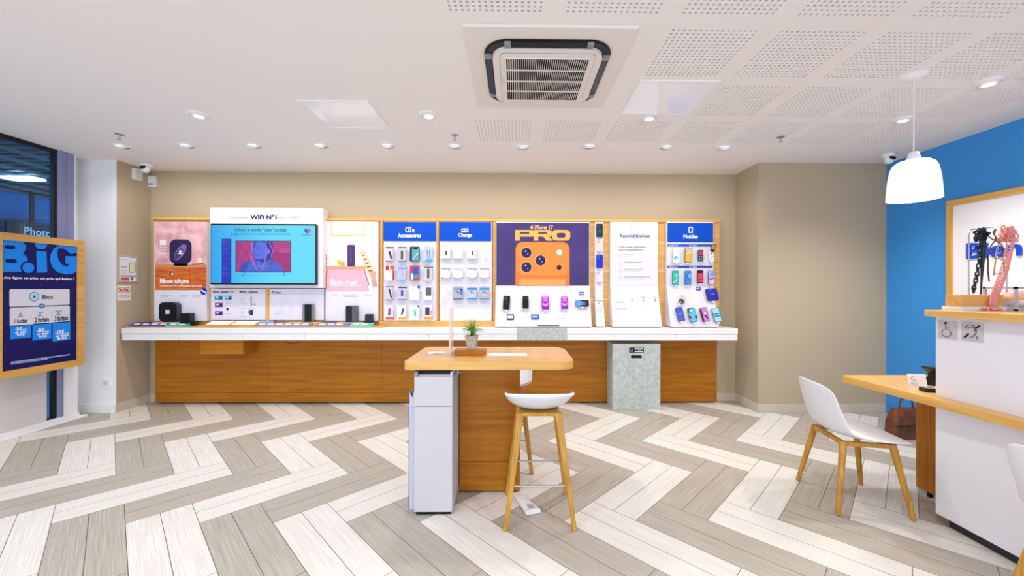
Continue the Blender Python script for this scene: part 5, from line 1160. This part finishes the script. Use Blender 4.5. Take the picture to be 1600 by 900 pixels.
# ---------------------------------------------------------------- right-hand service counter
xc = W(1462, 700, Y=2.365).x; YK = 2.365; ZK = 1.285
t = thing('service_counter', 'tall white service counter with a wooden top at the right', 'counter', (xc+0.4, 1.6, 0))
SW = mat('E6E4EA', 0.5, name='counter_white')
MB().box(xc, xc+0.02, 0.9, YK, 0.06, ZK-0.04, SW).build('side_panel', t)
MB().box(xc+0.02, xc+0.62, 0.9, YK, 0.06, ZK-0.04, SW).build('body', t)
MB().box(xc+0.04, xc+0.58, 0.95, YK-0.04, 0.0, 0.06, DARK).build('plinth', t)
MB().box(xc-0.06, xc+0.68, 0.85, YK+0.012, ZK-0.04, ZK, wood('y', 1)).build('worktop', t, bevel=0.003)
# desk at sitting height with ledge
ZD = 0.77; d0 = W(1313, 586, Z=ZD); yD = d0.y; xD = d0.x
e1 = W(1462, 622, Z=ZD); e2 = W(1600, 659, Z=ZD)
xl = lambda y: d0.x+(e2.x-d0.x)*(d0.y-y)/(d0.y-e2.y)
t = thing('service_desk', 'low wooden desk with a ledge wrapping the white service counter', 'desk', (xD+0.35, yD-0.3, 0))
pts = [(d0.x, yD-0.02), (xl(2.3), 2.3), (xl(1.2), 1.2), (xc-0.001, 1.2), (xc-0.001, YK+0.002), (xc+0.64, YK+0.002), (xc+0.64, yD), (d0.x+0.03, yD)]
MB().prism(pts[::1], ZD-0.046, ZD, wood('y', 1)).build('desktop', t, bevel=0.004)
lx = W(1432, 760, Y=2.74).x
MB().box(lx, lx+0.022, YK+0.005, 2.745, 0.03, ZD-0.046, wood('z')).build('leg_panel', t, bevel=0.002)
MB().lathe([(0.016, 0), (0.016, 0.03)], BLACK, 12, Matrix.Translation((lx+0.011, 2.66, 0))).lathe([(0.016, 0), (0.016, 0.03)], BLACK, 12, Matrix.Translation((lx+0.011, 2.45, 0))).build('foot', t)
# signs on the counter face
ps_ = right(xc)
def sign(x0, y0, x1, y1, lab):
    a, b = ps_.hit(x0, y0); c, d = ps_.hit(x1, y1); cu, cv_ = (a+c)/2, (b+d)/2; s = 0.105
    P = ps_.M @ Vector((cu, cv_-s/2, 0)); t = thing('pictogram_sign', lab, 'sign', tuple(P))
    MB(ps_.M).prism(rrect(s, s, 0.004, 3, cu, cv_), 0.0005, 0.004, mat('C9C5C8', 0.4, 0.2)).build('plate', t)
    return t, MB(ps_.M @ Matrix.Translation((cu, cv_, 0.0045))), s
BK = mat('101012', 0.5)
def bar(m, pts, w): m.tube([(p[0], p[1], 0) for p in pts], w, BK, 6)
t, m, s = sign(1465.5, 502, 1497, 530, 'square grey wheelchair pictogram sign on the white counter')
m.lathe([(0, 0.001), (0.0075, 0.001), (0.0075, 0)], BK, 14, Matrix.Translation((-0.008, 0.040, 0)))
bar(m, [(-0.008, 0.034), (-0.006, 0.004), (0.014, 0.003), (0.024, -0.026), (0.031, -0.024)], 0.0016); bar(m, [(-0.007, 0.018), (0.01, 0.018)], 0.0014)
bar(m, [(-0.004+0.0235*math.cos(math.radians(a_)), -0.018+0.0235*math.sin(math.radians(a_))) for a_ in range(115, 345, 12)], 0.0016); m.build('pictogram', t)
t, m, s = sign(1504, 503.5, 1536, 534, 'square grey hearing loop pictogram sign with an ear')
bar(m, [(-0.006+0.028*math.cos(math.radians(a_))*1.0, 0.006+0.032*math.sin(math.radians(a_))) for a_ in range(165, -60, -14)]+[(0.002, -0.03), (-0.006, -0.034), (-0.01, -0.028)], 0.0018)
bar(m, [(-0.002+0.017*math.cos(math.radians(a_)), 0.008+0.018*math.sin(math.radians(a_))) for a_ in range(160, -30, -14)], 0.0016)
bar(m, [(-0.036, -0.036), (-0.014, -0.012)], 0.0048); bar(m, [(0.024, 0.024), (0.038, 0.038)], 0.0048); m.text('T', 0.018, -0.042, 0.032, -0.024, BK, 0.0008, 0.0); m.build('pictogram', t)
# things on low desk
p = W(1435, 604, Z=ZD)
t = thing('card_stand', 'small white acrylic card stand with a coloured letter on the desk', 'card holder', (p.x, p.y, ZD))
Mx = Matrix.Translation((p.x, p.y, ZD)) @ Matrix.Rotation(math.radians(-8), 4, 'Z') @ Matrix.Rotation(math.radians(90-14), 4, 'X')
MB(Mx).box(-0.05, 0.055, 0.0, 0.082, -0.004, 0, mat('EDEBF2', 0.3)).build('card', t)
gcol = ['3A70D8', 'D84040', 'E8B030', '38A050']; m = MB(Mx)
for k in range(4): m.tube([(-0.022+0.012*math.cos(math.radians(a_)), 0.05+0.012*math.sin(math.radians(a_)), 0.001) for a_ in range(40+k*75, 40+k*75+76, 15)], 0.0018, mat(gcol[k]), 4)
for k in range(3): m.box(-0.044, 0.0, 0.022-0.008*k, 0.025-0.008*k, 0.0002, 0.0006, GINK)
m.build('print', t)
MB(Matrix.Translation((p.x, p.y, ZD)) @ Matrix.Rotation(math.radians(-8), 4, 'Z')).box(-0.05, 0.055, -0.004, 0.04, 0, 0.003, mat('E8E6F0', 0.2)).build('foot', t)
p = W(1462, 601, Z=ZD)
t = thing('tablet_stand', 'black hourglass-shaped device stand on the desk against the counter', 'stand', (p.x+0.01, p.y, ZD))
m = MB(); X0, X1 = p.x-0.062, p.x+0.06
m.prism([(X0, 0.0), (X1, 0.0), (X1-0.03, 0.05), (X1, 0.11), (X0, 0.118), (X0, 0.112), (X0+0.045, 0.072), (X0+0.045, 0.055)], 0, 0.07, BLACK, Matrix(((1, 0, 0, 0), (0, 0, -1, p.y+0.035), (0, 1, 0, ZD), (0, 0, 0, 1))))
m.build('body', t, bevel=0.002)
p = W(1453, 612, Z=ZD)
t = thing('payment_terminal', 'black payment terminal lying on the desk against the counter', 'payment terminal', (p.x+0.02, p.y, ZD))
Mx = Matrix.Translation((p.x+0.022, p.y, ZD)) @ Matrix.Rotation(math.radians(-14), 4, 'Z')
MB(Mx).prism(rrect(0.12, 0.07, 0.012, 4), 0, 0.022, BLACK).build('body', t, bevel=0.003)
MB(Mx).box(-0.045, -0.005, -0.022, 0.022, 0.022, 0.0228, mat('58A070', 0.3)).box(0.002, 0.05, -0.024, 0.024, 0.022, 0.0235, mat('C8C8D8', 0.4)).build('screen', t)
# handbag on the floor
p = W(1420, 688, Z=0)
t = thing('handbag', 'brown leather handbag on the floor behind the desk leg panel', 'bag', (p.x+0.03, p.y+0.06, 0))
LE = noise_mat('brown_leather', '4A2410', '7A4420', (1, 1, 1), 12, 4, 0.45, 0.3, 0.7, bump=0.1)
bx = p.x+0.035; m = MB(); w0, w1, dp = 0.17, 0.12, 0.06; hb = 0.285
lv = [(0.0, w0, dp), (0.13, w0*0.96, dp*0.95), (0.135, w0*0.96, dp*1.02), (0.22, w0*0.86, dp*0.8), (hb, w1, dp*0.35)]
vs = []
for (z, w_, d_) in lv: vs += [(bx+q[0], p.y+0.06+q[1], z) for q in rrect(2*w_, 2*d_, d_*0.4, 3)]
n = 16; m.add(vs, [(r*n+k, r*n+(k+1) % n, (r+1)*n+(k+1) % n, (r+1)*n+k) for r in range(len(lv)-1) for k in range(n)]+[tuple(range(n-1, -1, -1)), tuple(range((len(lv)-1)*n, len(lv)*n))], LE, False); m.build('body', t, bevel=0.006)
yf = p.y+0.002
MB().box(bx-0.16, bx+0.16, yf-0.004, yf+0.006, 0.128, 0.138, mat('3A1C0C', 0.4)).build('strap', t)
MB().tube([(bx-0.07, p.y+0.06, hb-0.01), (bx-0.05, p.y+0.06, hb+0.08), (bx, p.y+0.06, hb+0.11), (bx+0.05, p.y+0.06, hb+0.08), (bx+0.07, p.y+0.06, hb-0.01)], 0.008, LE).build('handle', t)

# display on the counter top
yq_ = W(1540, 484.5, Z=ZK).y; yq_ = min(yq_, YK-0.10)
X_ = lambda px, y=yq_: W(px, 470, Y=y).x
Zq = lambda py, y=yq_: W(1540, py, Y=y).z
t = thing('strap_rack', 'wooden block rack with a thin wire frame holding phone straps', 'display rack', ((X_(1503)+X_(1571))/2, yq_+0.04, ZK))
MB().box(X_(1503), X_(1600)+0.06, yq_, yq_+0.11, ZK, ZK+0.022, WHITE).build('base_board', t, bevel=0.002)
MB().box(X_(1503), X_(1571), yq_+0.01, yq_+0.09, ZK+0.022, Zq(461), wood('x', 1)).build('block', t, bevel=0.002)
ztp = Zq(357); WR = mat('B4B0A8', 0.3, 0.7, name='pale_wire'); yr = yq_+0.05
MB().tube([(X_(1529), yr, Zq(461)), (X_(1529), yr, ztp-0.03), (X_(1531), yr, ztp), (X_(1586), yr, ztp+0.025), (X_(1589), yr, ztp+0.01), (X_(1590), yr, Zq(461))], 0.0035, WR).build('wire_frame', t)
MB().tube([(X_(1577), yr+0.01, Zq(400)), (X_(1590), yr+0.01, Zq(408)), (X_(1597), yr+0.01, Zq(420)), (X_(1590), yr+0.01, Zq(427)), (X_(1572), yr+0.01, Zq(427))], 0.003, WR).build('wire_loop', t)
def ring(m, c, r1, r2, ang, mt, tr=0.004, ry=0.0):
    M = Matrix.Translation(c) @ Matrix.Rotation(ry, 4, 'Z') @ Matrix.Rotation(ang, 4, 'Y')
    m.tube([(r1*math.cos(k*PI/6), 0, r2*math.sin(k*PI/6)) for k in range(12)], tr, mt, 6, closed=True, M=M)
NV = mat('0C1C24', 0.4, name='dark_chain')
m = MB(); yfz = yr-0.02
path = [(1536, 362), (1544, 366), (1543, 378), (1541, 390), (1540, 402), (1538, 415), (1536, 428), (1534, 438), (1531, 450), (1530, 458)]
for (p0, p1) in zip(path, path[1:]):
    for k in range(2):
        f = k/2; ring(m, Vector((X_(p0[0]+(p1[0]-p0[0])*f), yfz, Zq(p0[1]+(p1[1]-p0[1])*f))), 0.011, 0.016, 0.1, NV, 0.0035, (k % 2)*1.0)
rnd = random.Random(5)
for k in range(26): ring(m, Vector((X_(rnd.uniform(1534, 1549)), yfz+rnd.uniform(-0.012, 0.012), Zq(rnd.uniform(357, 374)))), 0.008, 0.011, rnd.uniform(0, 3), NV, 0.004, rnd.uniform(0, 3))
m.tube([(X_(1546), yfz, Zq(374)), (X_(1545), yfz, Zq(400)), (X_(1543), yfz, Zq(440)), (X_(1542), yfz, Zq(460))], [0.012, 0.010, 0.0045, 0.004], NV, 7)
m.tube([(X_(1535), yfz, Zq(386)), (X_(1549), yfz, Zq(384))], 0.009, NV, 7)
m.build('phone_strap', label='black chain-link phone strap hanging from the wire rack', cat='phone strap')
BR = mat('5A3A1C', 0.5, name='brown_cord'); m = MB()
for (pts) in ([(1563, 357), (1560, 362), (1565, 372), (1556, 384), (1552, 400), (1552, 425), (1554, 440)], [(1565, 357), (1562, 366), (1570, 376), (1565, 395), (1563, 412), (1561, 430)], [(1563, 374), (1574, 382), (1577, 410), (1579, 434)], [(1556, 362), (1552, 368), (1560, 374), (1566, 371)]):
    q = [(X_(a_), yfz-0.004, Zq(b_)) for a_, b_ in pts]; m.tube(q, 0.0035, BR if pts[0][0] != 1565 else mat('B09060', 0.5), 7)
m.build('phone_strap', label='thin brown cord strap between the black and pink straps', cat='phone strap')
PKM = mat('E89A94', 0.8, name='pink_yarn'); m = MB(); rnd = random.Random(9)
for k in range(44): ring(m, Vector((X_(rnd.uniform(1569, 1587)), yfz-0.02+rnd.uniform(-0.015, 0.015), Zq(rnd.uniform(355, 375)))), 0.010, 0.013, rnd.uniform(0, 3), PKM, 0.0042, rnd.uniform(-1, 1))
path = [(1577, 372), (1572, 395), (1567, 418), (1561, 436), (1555, 452), (1550, 466), (1548, 478)]
NS = 30
for k in range(NS):
    f = k/NS*(len(path)-1); i = int(f); f -= i; a_, b_ = path[i], path[i+1]; cx_, cy_ = a_[0]+(b_[0]-a_[0])*f, a_[1]+(b_[1]-a_[1])*f
    for s_ in (-1, 1): ring(m, Vector((X_(cx_+s_*3.3), yfz-0.045, Zq(cy_))), 0.0075, 0.0135, s_*0.7, PKM, 0.0034, s_*0.5)
for k in range(16): ring(m, Vector((X_(rnd.uniform(1538, 1564), yq_-0.03), yq_-0.02+rnd.uniform(-0.02, 0.01), ZK+0.009)), 0.011, 0.006, rnd.uniform(0, 0.2), PKM, 0.0045, rnd.uniform(0, 3))
m.build('phone_strap', label='thick pink crocheted strap trailing down onto the counter', cat='phone strap')
t = thing('display_cube', 'grey framed glass display cube at the right edge of the counter top', 'display case', (X_(1600), yq_+0.02, ZK+0.022))
xa, xb2 = X_(1572.5), X_(1572.5)+0.2; za, zbq = ZK+0.022, Zq(448); m = MB(); GF = mat('BDBDC2', 0.4, 0.2); ycu = yq_-0.045
for x in (xa, xb2-0.012):
    for y in (ycu, ycu+0.15): m.box(x, x+0.012, y, y+0.012, za, zbq, GF)
for z in (za-0.022, zbq-0.012):
    m.box(xa, xb2, ycu, ycu+0.012, z, z+0.012 if z > za else za, GF); m.box(xa, xb2, ycu+0.15, ycu+0.162, z, z+0.012, GF); m.box(xa, xa+0.012, ycu, ycu+0.162, z, z+0.012, GF)
m.build('frame', t)
MB().box(xa+0.004, xa+0.007, ycu+0.012, ycu+0.15, za, zbq-0.012, AC).build('glass', t)
t2 = thing('speaker_ball', 'pink, yellow and white round speaker inside the display cube', 'speaker', (X_(1600)+0.03, ycu+0.08, za))
cxs = xa+0.10; T = Matrix.Translation((cxs, ycu+0.078, za))
MB(T).lathe([(0, 0), (0.05, 0), (0.066, 0.03), (0.067, 0.04)], mat('E8E8EC', 0.4), 20).build('base', t2); MB(T).lathe([(0.067, 0.04), (0.063, 0.052)], mat('E8B840', 0.4), 20).build('band', t2)
MB(T).lathe([(0.063, 0.052), (0.052, 0.075), (0.03, 0.092), (0, 0.098)], mat('F0A8A0', 0.4), 20).build('cap', t2)

# ---------------------------------------------------------------- welcome board on the blue wall
xw_ = XBL-0.03; pw = right(xw_)
fa = W(1480, 315, X=xw_); zbt = 0.75; yn = 1.9; fw = 0.055
t = thing('welcome_board', 'wood framed white board with blue welcome letters on the blue wall', 'sign board', (xw_, (fa.y+yn)/2, zbt))
m = MB(); WY = wood('y', 1)
m.box(xw_-0.012, XBL-0.001, yn, fa.y, fa.z-fw, fa.z, WY).box(xw_-0.012, XBL-0.001, yn, fa.y, zbt, zbt+fw, WY).box(xw_-0.012, XBL-0.001, fa.y-fw, fa.y, zbt+fw, fa.z-fw, wood('z', 1)).box(xw_-0.012, XBL-0.001, yn, yn+fw, zbt+fw, fa.z-fw, wood('z', 1)); m.build('frame', t)
MB().box(xw_, XBL-0.001, yn+fw, fa.y-fw, zbt+fw, fa.z-fw, mat('F2F0F6', 0.5, name='board_white')).build('panel', t)
m = MB(pw.M); u0, v0 = pw.hit(1512, 405); _, v1 = pw.hit(1512, 380.5); un, _ = pw.hit(1598, 399)
m.text('Bien', u0, v0, un, v1, mat('1446C8', 0.4), 0.0005, 0.022, ext=0.018); m.text('venue', un+0.05, v0, un+0.05+(un-u0)*1.35, v0+(v1-v0)*0.76, mat('1446C8', 0.4), 0.0005, 0.022, ext=0.018); m.build('lettering', t)

# ---------------------------------------------------------------- pendant lamp
pc_ = W(1428, 119, Z=HC); lx_, ly_ = pc_.x, pc_.y
t = thing('pendant_lamp', 'white glass pendant lamp hanging before the blue wall', 'pendant lamp', (lx_, ly_, HC), local=True)
Zp = lambda py: W(1428, py, Y=ly_).z-HC
OP = bpy.data.materials.new('opal_glass'); OP.use_nodes = True; bb = OP.node_tree.nodes['Principled BSDF']; bb.inputs['Base Color'].default_value = (0.95, 0.95, 0.93, 1); bb.inputs['Roughness'].default_value = 0.2; bb.inputs['Emission Color'].default_value = (1, 0.97, 0.9, 1); bb.inputs['Emission Strength'].default_value = 0.38
MB().lathe([(0, -0.03), (0.03, -0.03), (0.062, -0.012), (0.08, 0.0)], TRIMW, 28).build('ceiling_rose', t)
MB().tube([(0, 0, -0.02), (0, 0, Zp(238))], 0.004, PLWHITE).build('cord', t)
MB().lathe([(0.0, Zp(238)), (0.024, Zp(238)), (0.030, Zp(242)), (0.042, Zp(251)), (0.045, Zp(253))], PLWHITE, 28).build('cap', t)
MB().lathe([(0.043, Zp(250)), (0.085, Zp(252.5)), (0.108, Zp(257)), (0.121, Zp(264)), (0.132, Zp(280)), (0.138, Zp(297)), (0.141, Zp(311.5)), (0.137, Zp(311.5)), (0.134, Zp(297)), (0.128, Zp(280)), (0.117, Zp(265)), (0.10, Zp(258)), (0.04, Zp(252))], OP, 40).build('shade', t)
MB().lathe([(0.0, Zp(290)), (0.02, Zp(287)), (0.03, Zp(280)), (0.02, Zp(268)), (0.014, Zp(258))], mat('FFF6E0', 0.3, emit=4, name='lit_bulb'), 16).build('bulb', t)
l = bpy.data.lights.new('bulb_light', 'POINT'); l.energy = 9; l.color = (1, 0.93, 0.82); l.shadow_soft_size = 0.05; o = bpy.data.objects.new('bulb_light', l); C.objects.link(o); o.parent = t; o.location = (0, 0, Zp(305))

for o in TH:
    kids = {}
    for c in o.children: kids.setdefault(c.name.split('.')[0], []).append(c)
    for host, subs in (('card', ('print',)), ('board', ('print', 'header_sign', 'round_sticker', 'lettering', 'small_print')), ('body', ('screen', 'logo', 'front', 'foot')), ('plate', ('print', 'pictogram', 'outlet')), ('pot', ('soil', 'twine')), ('panel', ('intake_grille', 'air_flap', 'lettering')), ('housing', ('grille', 'sensor_window', 'ribs')), ('casing', ('screen', 'front')), ('shell', ('camera_surround',)), ('sign_board', ('lettering',)), ('backing', ('print',)), ('trim_ring', ('lamp_head',)), ('base', ('ball', 'lens'))):
        if len(kids.get(host, [])) == 1:
            for s_ in subs:
                for c in kids.get(s_, []): c.parent = kids[host][0]
for o in bpy.data.objects:
    if '_w' in o.keys(): del o['_w']
